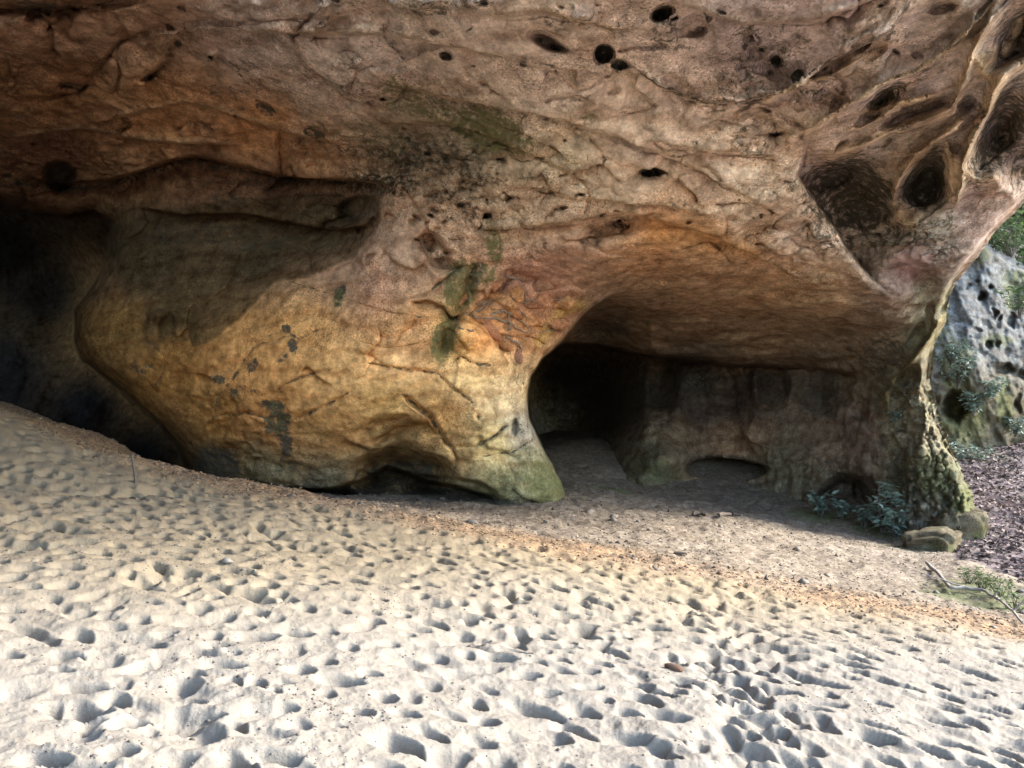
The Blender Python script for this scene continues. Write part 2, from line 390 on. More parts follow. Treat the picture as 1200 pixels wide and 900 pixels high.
def find_ground(px, py, d0=2.0, d1=44.0):  # first hit of the pixel's ray with the ground
    d = np.arange(d0, d1, 0.02); p = ray(np.full_like(d, px), np.full_like(d, py), d)
    hit = np.nonzero(p[:, 2] <= gz_at(p[:, 0], p[:, 1]))[0]
    k = hit[0] if len(hit) else len(d) - 1
    return np.array((p[k, 0], p[k, 1], float(gz_at(p[k, 0], p[k, 1]))))

# wide sheet to the horizon, a little lower where the fan lies on it
gs = np.concatenate([-np.geomspace(900, 70, 8), np.linspace(-62, 62, 63), np.geomspace(70, 900, 8)])
wx, wy = np.meshgrid(gs, gs)
cxw, cyw = np.clip(wx, -60, 60), np.clip(wy, -50, 70)
wz = G(cxw, cyw)
infan = (wy > 1.0) & (wy < 48) & (np.abs(wx / np.maximum(wy, 0.1)) < 1.0)
wz = wz - np.where(infan, 0.9, 0.03)
one = np.ones(wx.size)
wsand = ((wx < 12) & (wy < 20)).ravel() * 1.0
mesh_np('ground', np.stack([wx, wy, wz], -1).reshape(-1, 3), grid_faces(*wx.shape), GROUND,
        attrs=dict(sand=wsand, ochre=0 * one, pale=wsand, litter=1 - wsand, green=0 * one), kind='structure')

# ================================================================== ROCK
ST = 1.6
xs = np.concatenate([np.arange(-420, -48, 6.0), np.arange(-48, 1248, ST), np.arange(1248, 1480, 6.0)])   # finest where the walker looks
ys = np.concatenate([np.arange(-560, -48, 6.0), np.arange(-48, 640, ST)])
X, Y = np.meshgrid(xs, ys)
H, W = X.shape
pn = np.stack([X, Y, 0 * X], -1)
wxn = fbm(pn, 60, 4) ; wyn = fbm(pn + 500, 60, 4)
XW = X + 7 * wxn; YW = Y + 7 * wyn           # irregular outlines
XS = X + 2.5 * fbm(pn + 90, 18, 3); YS = Y + 2.5 * fbm(pn + 300, 18, 3)

def layer(ctrl):
    c = np.array(ctrl, float); f = rbf(c[:, :2] / 100, np.log(c[:, 2]), 2e-3)
    gx, gy = np.meshgrid(np.arange(xs[0], xs[-1] + 13, 8), np.arange(ys[0], ys[-1] + 13, 8))
    v = f(np.stack([gx, gy], -1) / 100)
    fi = (Y - ys[0]) / 8; fj = (X - xs[0]) / 8; i = fi.astype(int); j = fj.astype(int); a = fi - i; b = fj - j
    return np.exp((v[i, j] * (1 - b) + v[i, j + 1] * b) * (1 - a) + (v[i + 1, j] * (1 - b) + v[i + 1, j + 1] * b) * a)

FRONT = [  # roof
    (-400, -550, 9), (0, -550, 8.4), (400, -550, 7.2), (800, -550, 6.6), (1200, -550, 6.4), (1470, -550, 6.3),
    (-400, -250, 12), (0, -250, 10.4), (400, -250, 8.7), (800, -250, 7.5), (1200, -250, 7.4), (1450, -250, 7.8),
    (-400, 0, 15), (-200, 0, 14), (0, 0, 12.4), (200, 0, 11.6), (400, 0, 10.6), (600, 0, 9.6), (800, 0, 9.0), (1000, 0, 9.0), (1150, 0, 9.4), (1350, 0, 9.6),
    (-300, 100, 18), (0, 100, 15.2), (200, 100, 14.4), (400, 100, 13.0), (600, 100, 11.9), (800, 100, 11.1), (950, 100, 10.9), (1060, 100, 11.1), (1200, 100, 11.8), (1320, 100, 12.2),
    (-300, 200, 23), (0, 190, 18.6), (150, 180, 17.8), (300, 185, 17.0), (400, 190, 16.2), (500, 200, 15.2), (600, 200, 14.3), (700, 200, 13.7), (800, 200, 13.3), (900, 200, 13.2), (1000, 200, 13.8), (1100, 200, 14.2), (1180, 220, 14.6),
    (20, 225, 20), (120, 235, 20),
    # spur
    (200, 290, 19.3), (300, 290, 18.9), (380, 280, 18.3), (150, 320, 19.8), (110, 380, 19.6), (180, 390, 18.6), (270, 370, 18.0), (350, 340, 17.4), (420, 300, 16.9),
    (160, 440, 19.0), (230, 460, 18.1), (300, 450, 17.2), (380, 430, 16.5), (450, 420, 16.3), (230, 530, 19.2), (300, 530, 18.4), (350, 550, 18.6), (400, 500, 17.1), (410, 570, 18.8),
    (440, 360, 16.4), (480, 320, 16.4), (480, 260, 15.9), (560, 250, 15.4), (520, 400, 16.5), (510, 450, 16.5), (550, 480, 16.8), (500, 510, 17.2), (540, 560, 18.0), (600, 560, 17.9), (640, 575, 18.4), (520, 600, 18.9), (660, 610, 18.9), (330, 610, 19.6),
    (570, 370, 16.7), (600, 330, 16.6), (640, 330, 16.9), (690, 345, 17.8), (620, 290, 16.0), (590, 430, 17.1), (620, 400, 17.7), (600, 500, 17.5), (560, 430, 16.7),
    # roof above the arch
    (700, 290, 15.6), (800, 280, 15.2), (740, 325, 17.6), (800, 320, 17.4), (880, 300, 16.0), (880, 330, 17.8), (960, 280, 15.4), (1000, 320, 16.4), (1040, 350, 17.3), (960, 350, 18.0), (1100, 300, 16.0), (1140, 290, 16.0),
    (850, 370, 21.2), (850, 410, 23.8), (950, 390, 21.4), (950, 425, 23.6), (1010, 400, 20.6), (760, 400, 23.8),
    # right-hand pillar
    (1060, 380, 18.8), (1090, 350, 18.2), (1050, 430, 20.4), (1080, 430, 19.6), (1060, 500, 20.4), (1095, 520, 19.6), (1080, 560, 19.2), (1110, 590, 18.6), (1060, 610, 19.4), (1110, 640, 17.9)]
BACK = [(-400, 200, 40), (0, 200, 33), (100, 230, 30), (0, 330, 40), (80, 330, 38), (100, 430, 33), (0, 450, 34), (-300, 420, 42), (160, 520, 29), (220, 540, 26), (0, 560, 30), (-300, 600, 36), (220, 640, 24),
        (620, 380, 32), (620, 480, 37), (660, 470, 40), (640, 520, 37), (700, 440, 36), (720, 490, 31), (700, 530, 30), (740, 520, 26.5), (760, 480, 27.5), (740, 565, 24.7), (770, 545, 25.0), (820, 440, 27.5), (820, 500, 26.5), (800, 545, 25.6), (860, 560, 26.2),
        (900, 440, 26), (900, 510, 25), (900, 572, 25), (960, 450, 24.4), (970, 520, 23.4), (950, 590, 23), (1020, 450, 22.4), (1020, 530, 21.6), (1030, 600, 20.8), (660, 590, 27), (760, 620, 24), (900, 630, 23), (1030, 640, 20), (400, 500, 30), (400, 600, 26)]
CEIL = [(600, 380, 21.5), (657, 400, 23.6), (680, 375, 21.6), (700, 372, 21.3), (720, 350, 19.6), (700, 400, 24.2), (740, 345, 19.2), (760, 380, 22.0), (760, 415, 24.5), (820, 340, 18.6), (850, 370, 21.0), (850, 410, 23.8), (800, 420, 24.6), (950, 390, 21.4), (950, 425, 23.6), (900, 430, 24.3), (1010, 400, 20.6), (1030, 435, 21.5), (640, 460, 27), (900, 480, 27), (1040, 480, 23), (900, 340, 18.2)]
D = layer(FRONT); DB = layer(BACK); DC = layer(CEIL)

def crop(poly, m):
    P = np.asarray(poly, float)
    i0, i1 = np.searchsorted(ys, (P[:, 1].min() - m, P[:, 1].max() + m)); j0, j1 = np.searchsorted(xs, (P[:, 0].min() - m, P[:, 0].max() + m))
    i0, j0 = min(i0, H - 2), min(j0, W - 2); i1, j1 = max(i1, i0 + 1), max(j1, j0 + 1)
    return (slice(i0, i1), slice(j0, j1))
def groove(poly, width, depth, warp=True):
    s = crop(poly, width * 4 + 10); d, _, t = seg_dist((XS if warp else X)[s], (YS if warp else Y)[s], poly)
    D[s] += depth * np.exp(-(d / width) ** 2) * sstep(-0.02, 0.15, t) * sstep(1.02, 0.8, t)
def step(poly, depth, fall, sharp=2.5, ends=True, up=0.0, warp=True):
    """ledge: below the line the rock lies deeper by `depth`, easing back over `fall` pixels; above it may bulge out by `up`"""
    s = crop(poly, fall * 3 + 14); d, sd, t = seg_dist((XS if warp else X)[s], (YS if warp else Y)[s], poly); q = d * sd
    e = sstep(0, 0.14, t) * sstep(1, 0.86, t) if ends else 1.0
    D[s] += e * (depth * sstep(-sharp * 0.3, sharp, q) * np.exp(-np.maximum(q, 0) / fall) - up * sstep(sharp, -sharp, q) * np.exp(-np.maximum(-q, 0) / fall))
def hollow(cx, cy, rx, ry, ang, depth, soft=0.5, warp=0.6):
    R = max(rx, ry) * 1.3 + 8; s = crop([(cx - R, cy - R), (cx + R, cy + R)], 0)
    x = X[s] + (XW[s] - X[s]) * warp * min(1, rx / 20) - cx; y = Y[s] + (YW[s] - Y[s]) * warp * min(1, rx / 20) - cy
    a = radians(ang); c, q = math.cos(a), math.sin(a)
    t = np.hypot((x * c + y * q) / rx, (-x * q + y * c) / ry)
    D[s] += depth * sstep(1, 1 - soft, t)
    return s, t

# --- colour of the stone, painted as patches, left-recess shade included
CP = [(-300, 0, (92, 66, 42)), (30, 40, (120, 82, 46)), (60, 120, (118, 80, 42)), (150, 60, (132, 96, 60)), (200, 130, (150, 106, 58)), (300, 150, (158, 110, 58)), (370, 190, (142, 104, 62)), (300, 50, (150, 128, 110)), (360, 90, (152, 132, 112)), (430, 70, (165, 144, 124)), (60, 180, (92, 62, 38)), (250, 210, (96, 68, 44)), (330, 230, (92, 66, 46)),
      (550, 50, (168, 146, 122)), (640, 90, (174, 150, 124)), (480, 170, (110, 94, 66)), (560, 170, (122, 106, 74)), (660, 180, (170, 150, 112)), (750, 150, (182, 158, 128)), (780, 50, (172, 148, 124)), (850, 40, (138, 118, 104)), (900, 70, (132, 112, 102)), (960, 30, (152, 130, 118)), (850, 170, (184, 160, 128)), (720, 230, (168, 142, 106)), (600, 250, (160, 132, 94)),
      (760, 285, (176, 124, 62)), (820, 290, (172, 130, 76)), (880, 230, (178, 156, 124)), (960, 270, (172, 148, 120)), (900, 330, (168, 126, 76)), (960, 340, (162, 128, 84)), (830, 340, (160, 120, 76)), (780, 380, (128, 98, 66)), (900, 390, (142, 108, 70)), (1000, 400, (118, 96, 70)), (1040, 380, (126, 104, 82)), (720, 380, (104, 82, 60)),
      (1000, 110, (164, 142, 128)), (1060, 60, (182, 162, 144)), (1100, 110, (168, 150, 134)), (1000, 220, (118, 108, 92)), (1080, 210, (112, 106, 96)), (960, 170, (176, 152, 128)), (1100, 270, (140, 128, 108)), (1050, 280, (146, 130, 104)), (1070, 320, (142, 110, 102)), (1160, 160, (126, 114, 106)), (1180, 40, (134, 122, 112)), (1150, 240, (154, 132, 116)), (1300, 0, (120, 106, 96)),
      (180, 300, (74, 60, 40)), (300, 300, (78, 66, 46)), (380, 270, (84, 70, 50)), (140, 370, (122, 92, 50)), (200, 370, (112, 86, 52)), (200, 430, (150, 108, 56)), (280, 430, (188, 138, 82)), (350, 380, (202, 152, 92)), (400, 430, (210, 164, 104)), (460, 420, (210, 166, 108)), (480, 400, (186, 138, 86)), (440, 340, (176, 128, 90)), (470, 290, (172, 136, 98)), (400, 320, (174, 132, 92)),
      (320, 490, (184, 132, 78)), (260, 500, (150, 108, 56)), (400, 490, (196, 148, 88)), (450, 470, (186, 148, 84)), (250, 540, (80, 68, 46)), (310, 560, (110, 100, 74)), (370, 570, (104, 98, 78)), (450, 540, (112, 88, 54)), (490, 560, (106, 84, 52)), (520, 500, (176, 132, 70)), (540, 400, (206, 160, 86)), (560, 390, (202, 140, 74)), (560, 440, (202, 172, 116)), (590, 460, (190, 166, 122)), (600, 380, (174, 122, 76)), (610, 340, (156, 104, 72)), (650, 340, (160, 108, 72)), (580, 530, (196, 174, 112)), (540, 540, (168, 134, 80)), (600, 570, (126, 122, 88)), (640, 570, (96, 96, 66)), (625, 545, (120, 116, 84)), (615, 510, (150, 146, 132)), (560, 580, (98, 94, 70)),
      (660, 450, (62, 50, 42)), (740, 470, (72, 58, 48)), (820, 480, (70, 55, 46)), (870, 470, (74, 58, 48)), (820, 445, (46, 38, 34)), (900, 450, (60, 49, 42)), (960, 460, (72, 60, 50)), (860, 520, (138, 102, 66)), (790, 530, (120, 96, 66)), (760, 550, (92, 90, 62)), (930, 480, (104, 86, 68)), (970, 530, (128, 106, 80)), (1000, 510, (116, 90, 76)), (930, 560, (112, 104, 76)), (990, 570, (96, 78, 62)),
      (1050, 450, (104, 94, 70)), (1080, 400, (116, 110, 78)), (1090, 350, (116, 108, 80)), (1070, 500, (128, 116, 84)), (1090, 540, (108, 102, 72)), (1110, 580, (98, 98, 66)), (1070, 570, (92, 88, 64)), (1090, 620, (128, 120, 102)), (1110, 480, (110, 104, 78)), (1125, 560, (92, 92, 62)), (50, 350, (20, 17, 15)), (100, 480, (20, 17, 15)), (0, 300, (20, 17, 15)), (0, 440, (20, 17, 15)), (170, 540, (20, 17, 15))]  # near-black entries paint the shade of the left recess
cpx = np.array([c[:2] for c in CP], float); cpc = lin(np.array([c[2] for c in CP]))
def blend_colour():
    gx, gy = np.meshgrid(np.arange(xs[0], xs[-1] + 9, 4), np.arange(ys[0], ys[-1] + 9, 4))
    pw = np.stack([gx, gy, 0 * gx], -1); qx = gx + 16 * fbm(pw, 70, 4); qy = gy + 16 * fbm(pw + 200, 70, 4)
    num = np.zeros(gx.shape + (3,)); den = np.zeros(gx.shape)
    for (cx, cy), c in zip(cpx, cpc):
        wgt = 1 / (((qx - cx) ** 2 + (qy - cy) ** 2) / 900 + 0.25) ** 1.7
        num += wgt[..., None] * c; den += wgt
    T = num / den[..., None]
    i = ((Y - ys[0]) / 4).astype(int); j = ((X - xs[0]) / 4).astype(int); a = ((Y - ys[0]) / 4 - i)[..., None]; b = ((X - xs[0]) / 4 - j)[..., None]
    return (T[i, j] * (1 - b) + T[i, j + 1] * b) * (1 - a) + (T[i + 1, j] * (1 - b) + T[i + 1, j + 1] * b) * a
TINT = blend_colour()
grey = TINT @ np.array((0.3, 0.55, 0.15)); sat = (0.69 + 0.15 * sstep(330, 380, Y) * sstep(700, 620, X) + 0.10 * sstep(500, 300, X) * sstep(60, 110, Y))[..., None]; TINT = (TINT * sat + grey[..., None] * (1 - sat)) * (1.45 + 0.65 * sstep(350, 250, Y))[..., None]; TINT = TINT * (1 + (np.exp(-((X - 380) / 210) ** 2 - ((Y - 440) / 110) ** 2))[..., None] * np.array((0.0, -0.07, -0.16))); TINT = TINT * (1 + sstep(380, 280, Y)[..., None] * np.array((0.0, 0.0, 0.08)))  # roof colour raised to stand in for missing bounce light
MOSS = np.zeros_like(X); DARK = np.zeros_like(X)
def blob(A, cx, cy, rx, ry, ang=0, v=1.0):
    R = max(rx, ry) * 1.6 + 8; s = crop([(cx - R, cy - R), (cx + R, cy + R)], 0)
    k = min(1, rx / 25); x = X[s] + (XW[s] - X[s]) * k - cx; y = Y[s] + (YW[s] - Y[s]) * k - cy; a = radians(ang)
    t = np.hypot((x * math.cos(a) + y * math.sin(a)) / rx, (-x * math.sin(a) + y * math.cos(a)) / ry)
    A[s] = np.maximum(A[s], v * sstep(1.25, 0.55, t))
def line_tint(poly, width, col, al=0.8):
    s = crop(poly, width * 3 + 8); d, _, t = seg_dist(XS[s], YS[s], poly)
    k = (al * np.exp(-(d / width) ** 2) * sstep(-0.02, 0.12, t) * sstep(1.02, 0.88, t))[..., None]
    TINT[s] = TINT[s] * (1 - k) + lin(col) * k
def line_mask(A, poly, width, v=1.0):
    s = crop(poly, width * 3 + 8); d, _, t = seg_dist(XS[s], YS[s], poly); A[s] = np.maximum(A[s], v * np.exp(-(d / width) ** 2))

# --- ledges and overhanging edges
LEDGE = [(20, 205), (75, 215), (130, 210), (185, 192), (225, 181), (275, 192), (330, 205), (385, 208), (440, 214), (470, 222)]
step(LEDGE, 1.6, 34, 3, up=0.25)
step([(150, 240), (215, 252), (290, 250), (350, 262), (400, 268), (432, 262), (438, 235)], 0.7, 14, 3, up=0.3)
L2 = [(735, 78), (770, 100), (800, 114), (828, 122), (880, 117), (930, 104), (975, 72), (1010, 55), (1045, 35), (1065, 5)]
step(L2, 0.40, 16, 2, up=0.35)
CUT = [(948, 148), (938, 182), (932, 206), (955, 236), (985, 283), (1010, 318), (1042, 350)]
# the roof slab left of CUT ends in a free edge; right of it the hollow lies deeper
s = crop(CUT, 150); d, sd, t = seg_dist(XS[s], YS[s], CUT); q = -d * sd     # + on the right-hand side
sel = sstep(0, 0.22, t) * sstep(1.0, 0.7, t)
D[s] += 1.9 * sel * sstep(0, 5, q) * np.exp(-np.maximum(q, 0) / 85) - 0.35 * sel * sstep(0, -6, q) * np.exp(np.minimum(q, 0) / 30)
step([(905, 128), (925, 138), (946, 150), (938, 168)], 0.25, 12, 2)
step([(300, 200), (345, 208), (390, 204), (425, 212)], 0.3, 10, 2)
groove([(0, 125), (40, 120), (70, 112), (95, 108), (110, 88), (140, 50), (175, 36), (230, 28), (330, 24), (440, 22)], 3, 0.22)
groove([(-60, 15), (20, 12), (60, 14), (120, 6), (180, -4)], 6, 0.6); blob(DARK, 40, 6, 30, 8, 0, 0.8)
groove([(645, 138), (668, 152), (690, 165), (705, 172), (715, 184), (740, 192)], 2.4, 0.22)
groove([(655, 85), (675, 107), (690, 104), (712, 90), (738, 72)], 1.8, 0.12)
groove([(445, 78), (490, 60), (530, 46)], 3, 0.12)
groove([(340, 190), (400, 150), (440, 160)], 4, 0.10)
for pl, dp_, fl_ in (([(400, 92), (480, 104), (560, 118), (640, 132), (720, 156), (820, 196), (930, 258)], 0.14, 26), ([(250, 40), (330, 36), (450, 44), (560, 58), (650, 80)], 0.16, 22), ([(540, 268), (640, 262), (740, 250), (850, 282), (960, 336)], 0.16, 20), ([(430, 150), (520, 142), (620, 176), (700, 215)], 0.12, 24), ([(120, 140), (220, 120), (320, 150), (410, 172)], 0.18, 24), ([(0, 160), (90, 150), (180, 165), (280, 172)], 0.2, 20), ([(760, 160), (840, 176), (920, 182)], 0.14, 18), ([(600, 210), (680, 232), (760, 236), (840, 250)], 0.10, 18), ([(560, 20), (640, 14), (740, 40)], 0.14, 16), ([(800, 10), (870, 30), (960, 22), (1040, -10)], 0.14, 18)):
    step(pl, dp_ * 1.9, fl_, 2.2, up=dp_ * 1.0); line_tint([(x, y - 2) for x, y in pl], 3, (206, 182, 152), 0.35)
# --- hollows in the roof: (x, y, rx, ry, tilt, depth, darkness: lichen plus painted shade)
for h in ((775, 16, 16, 11, -20, 0.7, 0.95), (709, 62, 15, 16, -20, 0.7, 0.9), (728, 76, 14, 7, 15, 0.4, 1.0), (640, 46, 34, 14, 28, 0.4, 0.2), (640, 50, 22, 9, 25, 0.3, 0.35), (655, 58, 15, 5, 10, 0.25, 0.7), (812, 32, 17, 16, -30, 0.28, 0.25),
          (763, 203, 23, 12, 0, 0.7, 0.9), (712, 270, 40, 17, -8, 0.6, 0.35), (728, 262, 18, 10, 0, 0.3, 0.6), (690, 282, 18, 9, 0, 0.25, 0.3), (598, 232, 9, 7, 0, 0.35, 0.55), (572, 253, 9, 7, 0, 0.4, 1.0), (590, 190, 7, 6, 0, 0.2, 0.5), (545, 215, 16, 12, 20, 0.3, 0.35), (540, 240, 9, 6, 0, 0.3, 0.8), (510, 228, 10, 7, 0, 0.25, 0.4), (590, 256, 6, 4, 0, 0.2, 0.7), (655, 245, 10, 6, 0, 0.2, 0.4), (480, 190, 7, 4, 0, 0.2, 0.6),
          (745, 131, 20, 6, -10, 0.22, 0.45), (885, 268, 34, 17, -25, 0.4, 0.2), (900, 150, 34, 16, 20, 0.25, 0.1), (940, 285, 22, 9, 20, 0.2, 0.25), (860, 255, 7, 5, 0, 0.15, 0.3),
          (512, 298, 18, 30, -30, 0.6, 0.4), (500, 285, 16, 16, 0, 0.5, 0.45), (525, 310, 22, 9, 20, 0.3, 0.2), (415, 245, 30, 20, -25, 0.8, 0.5), (395, 262, 30, 9, -10, 0.5, 0.5), (70, 205, 24, 20, 0, 1.2, 0.9), (78, 100, 18, 6, 10, 0.25, 0.8), (98, 103, 12, 5, -15, 0.2, 0.8), (310, 130, 16, 7, 30, 0.15, 0.75), (240, 150, 16, 9, 20, 0.15, 0.5), (370, 158, 18, 7, 20, 0.2, 0.75), (208, 52, 5, 4, 0, 0.2, 0.9),
          (985, 125, 16, 9, -35, 0.3, 0.4), (1026, 60, 20, 7, -30, 0.3, 0.2), (1008, 52, 22, 8, -30, 0.25, 0.1), (908, 158, 16, 7, -20, 0.25, 0.4), (1105, 8, 22, 9, -15, 0.3, 0.3), (935, 88, 7, 5, -45, 0.2, 0.9), (965, 80, 7, 3, -20, 0.12, 0.8), (910, 70, 9, 6, 30, 0.12, 0.6),
          # honeycomb hollows on the right
          (1035, 118, 40, 16, -36, 0.8, 0.75, 0.95), (995, 230, 70, 58, 20, 1.4, 0.85, 0.95), (970, 205, 40, 22, -20, 0.5, 0.3), (1040, 262, 46, 28, 0, 0.5, 0.45), (1086, 206, 32, 50, 25, 1.2, 0.9, 1.0), (1020, 168, 45, 10, -20, 0.35, 0.3), (1085, 125, 34, 14, -20, 0.35, 0.25), (1128, 118, 18, 13, 0, 0.3, 0.0), (1172, 150, 40, 72, 22, 1.4, 0.8, 1.0), (1190, 38, 28, 60, 25, 1.1, 0.65, 1.0), (1210, 190, 40, 50, 20, 0.8, 0.6), (1060, 140, 30, 8, -20, 0.25, 0.2), (1150, 20, 8, 40, 30, 0.3, 0.2),
          (1068, 322, 40, 20, 5, 0.45, 0.1), (1260, 60, 50, 70, 25, 0.9, 0.5), (1290, -80, 60, 60, 0, 0.8, 0.3), (1100, -80, 60, 25, -30, 0.5, 0.3), (900, -70, 50, 20, -20, 0.4, 0.3), (600, -60, 40, 22, -10, 0.4, 0.4)):
    hollow(*h[:6], *(h[7:] or (0.6,)))
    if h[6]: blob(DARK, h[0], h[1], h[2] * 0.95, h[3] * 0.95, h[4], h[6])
for a in ((683, 22, 24, 18, -20, -0.3, 0.9), (560, 4, 40, 16, 0, -0.3, 0.8), (480, 2, 50, 14, 0, -0.35, 0.7), (150, 90, 60, 40, -30, -0.25, 0.9)): hollow(*a)
# --- ribs between the hollows: pale stone, painted lighter still to replace weak shading
RIBS = [([(840, 140), (885, 128), (910, 165), (950, 150), (985, 128), (1030, 100), (1080, 80), (1115, 55), (1150, 20), (1178, -15)][2:], 5, 0.30),
        ([(935, 196), (975, 180), (1015, 168), (1050, 150), (1085, 140), (1115, 128), (1130, 95), (1140, 60), (1160, 25), (1185, -5)], 5, 0.35),
        ([(1042, 250), (1050, 222), (1058, 203), (1072, 183), (1095, 165), (1120, 150), (1135, 128)], 5, 0.40),
        ([(1205, 68), (1178, 88), (1165, 108), (1152, 138), (1138, 165), (1129, 190), (1128, 215), (1116, 245)], 6, 0.55),
        ([(1142, 60), (1152, 85), (1172, 95)], 6, 0.12), ([(1128, 200), (1150, 212), (1175, 205)], 8, 0.35), ([(1112, 165), (1116, 200), (1112, 245)], 6, 0.25),
        ([(1000, 135), (1030, 128), (1070, 118), (1105, 108)], 4, 0.15), ([(980, 155), (1010, 150), (1050, 128), (1090, 112), (1112, 112)], 3, 0.15), ([(880, 128), (930, 100), (975, 88), (1020, 62), (1050, 45)], 4, 0.12), ([(1200, 10), (1188, 40), (1172, 70)], 5, 0.15), ([(1045, 245), (1062, 260), (1080, 262)], 6, 0.25)]
for poly, wd, dp in RIBS:
    s = crop(poly, 60); dd, _, t = seg_dist(XS[s] * 0.6 + XW[s] * 0.4, YS[s] * 0.6 + YW[s] * 0.4, poly); e = sstep(-0.02, 0.2, t) * sstep(1.02, 0.8, t)
    D[s] -= dp * 2.5 * np.exp(-dd / (wd * 1.1)) * e
    DARK[s] *= 1 - e * sstep(wd * 1.6, wd * 0.4, dd)
    k = (0.92 * e * np.exp(-(dd / (wd * 1.0)) ** 2))[..., None]; TINT[s] = TINT[s] * (1 - k) + lin((226, 202, 170)) * 1.25 * k
# flowing ripples in the honeycomb roof, running up to the right
along = X * 0.80 - Y * 0.60; across = X * 0.60 + Y * 0.80 + 10 * wxn
rip = fbm(np.stack([along / 5 + 12 * wyn, across + 16 * wxn, 0 * X], -1) + 3, 24, 4, ridged=True)
ripm = sstep(860, 990, X + 0.3 * (Y - 100)) * sstep(300, 210, Y) * sstep(-200, -50, Y)
D += -0.27 * rip * ripm
k = (0.45 * sstep(0.15, 0.6, rip) * ripm)[..., None]; TINT[:] = TINT * (1 - k) + lin((196, 170, 140)) * k
# strata on the roof of the arch
strat = fbm(np.stack([X / 6, Y + 0.10 * X, 0 * X], -1), 9, 4)
D += 0.38 * strat * sstep(300, 345, Y) * sstep(440, 425, Y) * sstep(660, 760, X) * sstep(1060, 980, X)
# --- spur: joints, peeled crust, undercuts
for poly, wd, dp in (([(472, 463), (490, 478), (505, 490), (514, 505), (521, 518), (530, 524), (535, 535), (534, 548)], 2.5, 0.30), ([(530, 524), (558, 522), (575, 514), (590, 502), (602, 498)], 2.2, 0.22), ([(514, 440), (530, 455), (555, 472)], 1.6, 0.12), ([(320, 466), (335, 450), (350, 442), (375, 436), (398, 430)], 1.6, 0.10), ([(340, 496), (358, 486), (380, 476), (412, 458)], 2.0, 0.15),
                     ([(340, 330), (385, 345), (440, 362), (500, 372)], 1.3, 0.08), ([(425, 424), (470, 432), (515, 438)], 2.2, 0.14), ([(530, 425), (540, 418), (552, 425), (580, 428)], 1.6, 0.12), ([(248, 495), (252, 470), (265, 452), (280, 430), (300, 405), (340, 392)], 1.6, 0.08), ([(250, 490), (290, 484), (320, 492)], 1.6, 0.08), ([(420, 400), (455, 408), (500, 400)], 1.4, 0.06), ([(565, 535), (600, 528), (622, 515)], 2, 0.10),
                     ([(506, 340), (530, 322), (545, 308)], 2.0, 0.18), ([(300, 400), (330, 388), (350, 395), (390, 380)], 1.5, 0.07), ([(178, 400), (195, 420), (190, 440), (180, 455)], 1.6, 0.08)):
    groove(poly, wd, dp); line_mask(DARK, poly, wd * 0.8, 0.75)
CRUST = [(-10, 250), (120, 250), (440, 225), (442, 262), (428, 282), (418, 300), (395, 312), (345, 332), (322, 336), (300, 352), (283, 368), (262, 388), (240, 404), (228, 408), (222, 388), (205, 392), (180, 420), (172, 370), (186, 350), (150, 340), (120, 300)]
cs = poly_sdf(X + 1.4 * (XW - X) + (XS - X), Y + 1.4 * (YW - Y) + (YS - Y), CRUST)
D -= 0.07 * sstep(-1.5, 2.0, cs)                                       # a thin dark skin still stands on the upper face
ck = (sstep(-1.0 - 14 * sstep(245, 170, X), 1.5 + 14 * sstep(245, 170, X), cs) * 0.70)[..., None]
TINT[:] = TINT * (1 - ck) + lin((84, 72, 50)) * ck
for a in ((455, 505, 48, 20, -8, 0.45, 0.8), (448, 552, 44, 28, -10, 1.3, 0.7), (498, 556, 40, 30, 12, 1.4, 0.7), (470, 535, 30, 22, 0, 0.7, 0.8), (380, 590, 70, 20, 0, 0.9, 0.8), (500, 575, 50, 12, 4, 0.7, 0.8), (560, 585, 40, 12, 0, 0.5, 0.8), (195, 385, 14, 22, 10, 0.30, 0.6), (186, 372, 9, 12, 30, -0.25, 0.7), (290, 590, 40, 20, 20, 0.8, 0.8), (603, 500, 5, 12, 0, 0.35, 0.5), (620, 515, 14, 22, 0, -0.1, 0.8), (560, 488, 4, 4, 0, 0.15, 0.5), (545, 395, 40, 22, 10, -0.3, 0.9), (480, 360, 30, 20, 0, -0.1, 0.9)): hollow(*a)
step([(435, 520), (460, 500), (500, 495), (520, 512)], 0.5, 16, 3, up=0.25)
step([(480, 555), (520, 558), (560, 565), (590, 578)], 0.4, 10, 3, up=0.15)
step([(477, 353), (500, 352), (522, 358), (530, 372), (540, 366)], 0.4, 8, 2, up=0.1)
step([(610, 342), (640, 340), (670, 334), (690, 345)], -0.15, 12, 2)
step([(512, 385), (530, 375), (556, 378), (580, 398), (600, 430)], -0.35, 40, 2.5)      # lower block stands proud of the joint
groove([(560, 300), (552, 330), (540, 360), (528, 385), (516, 425)], 7, 0.35); groove([(545, 372), (575, 350), (600, 322), (640, 330)], 6, 0.3)

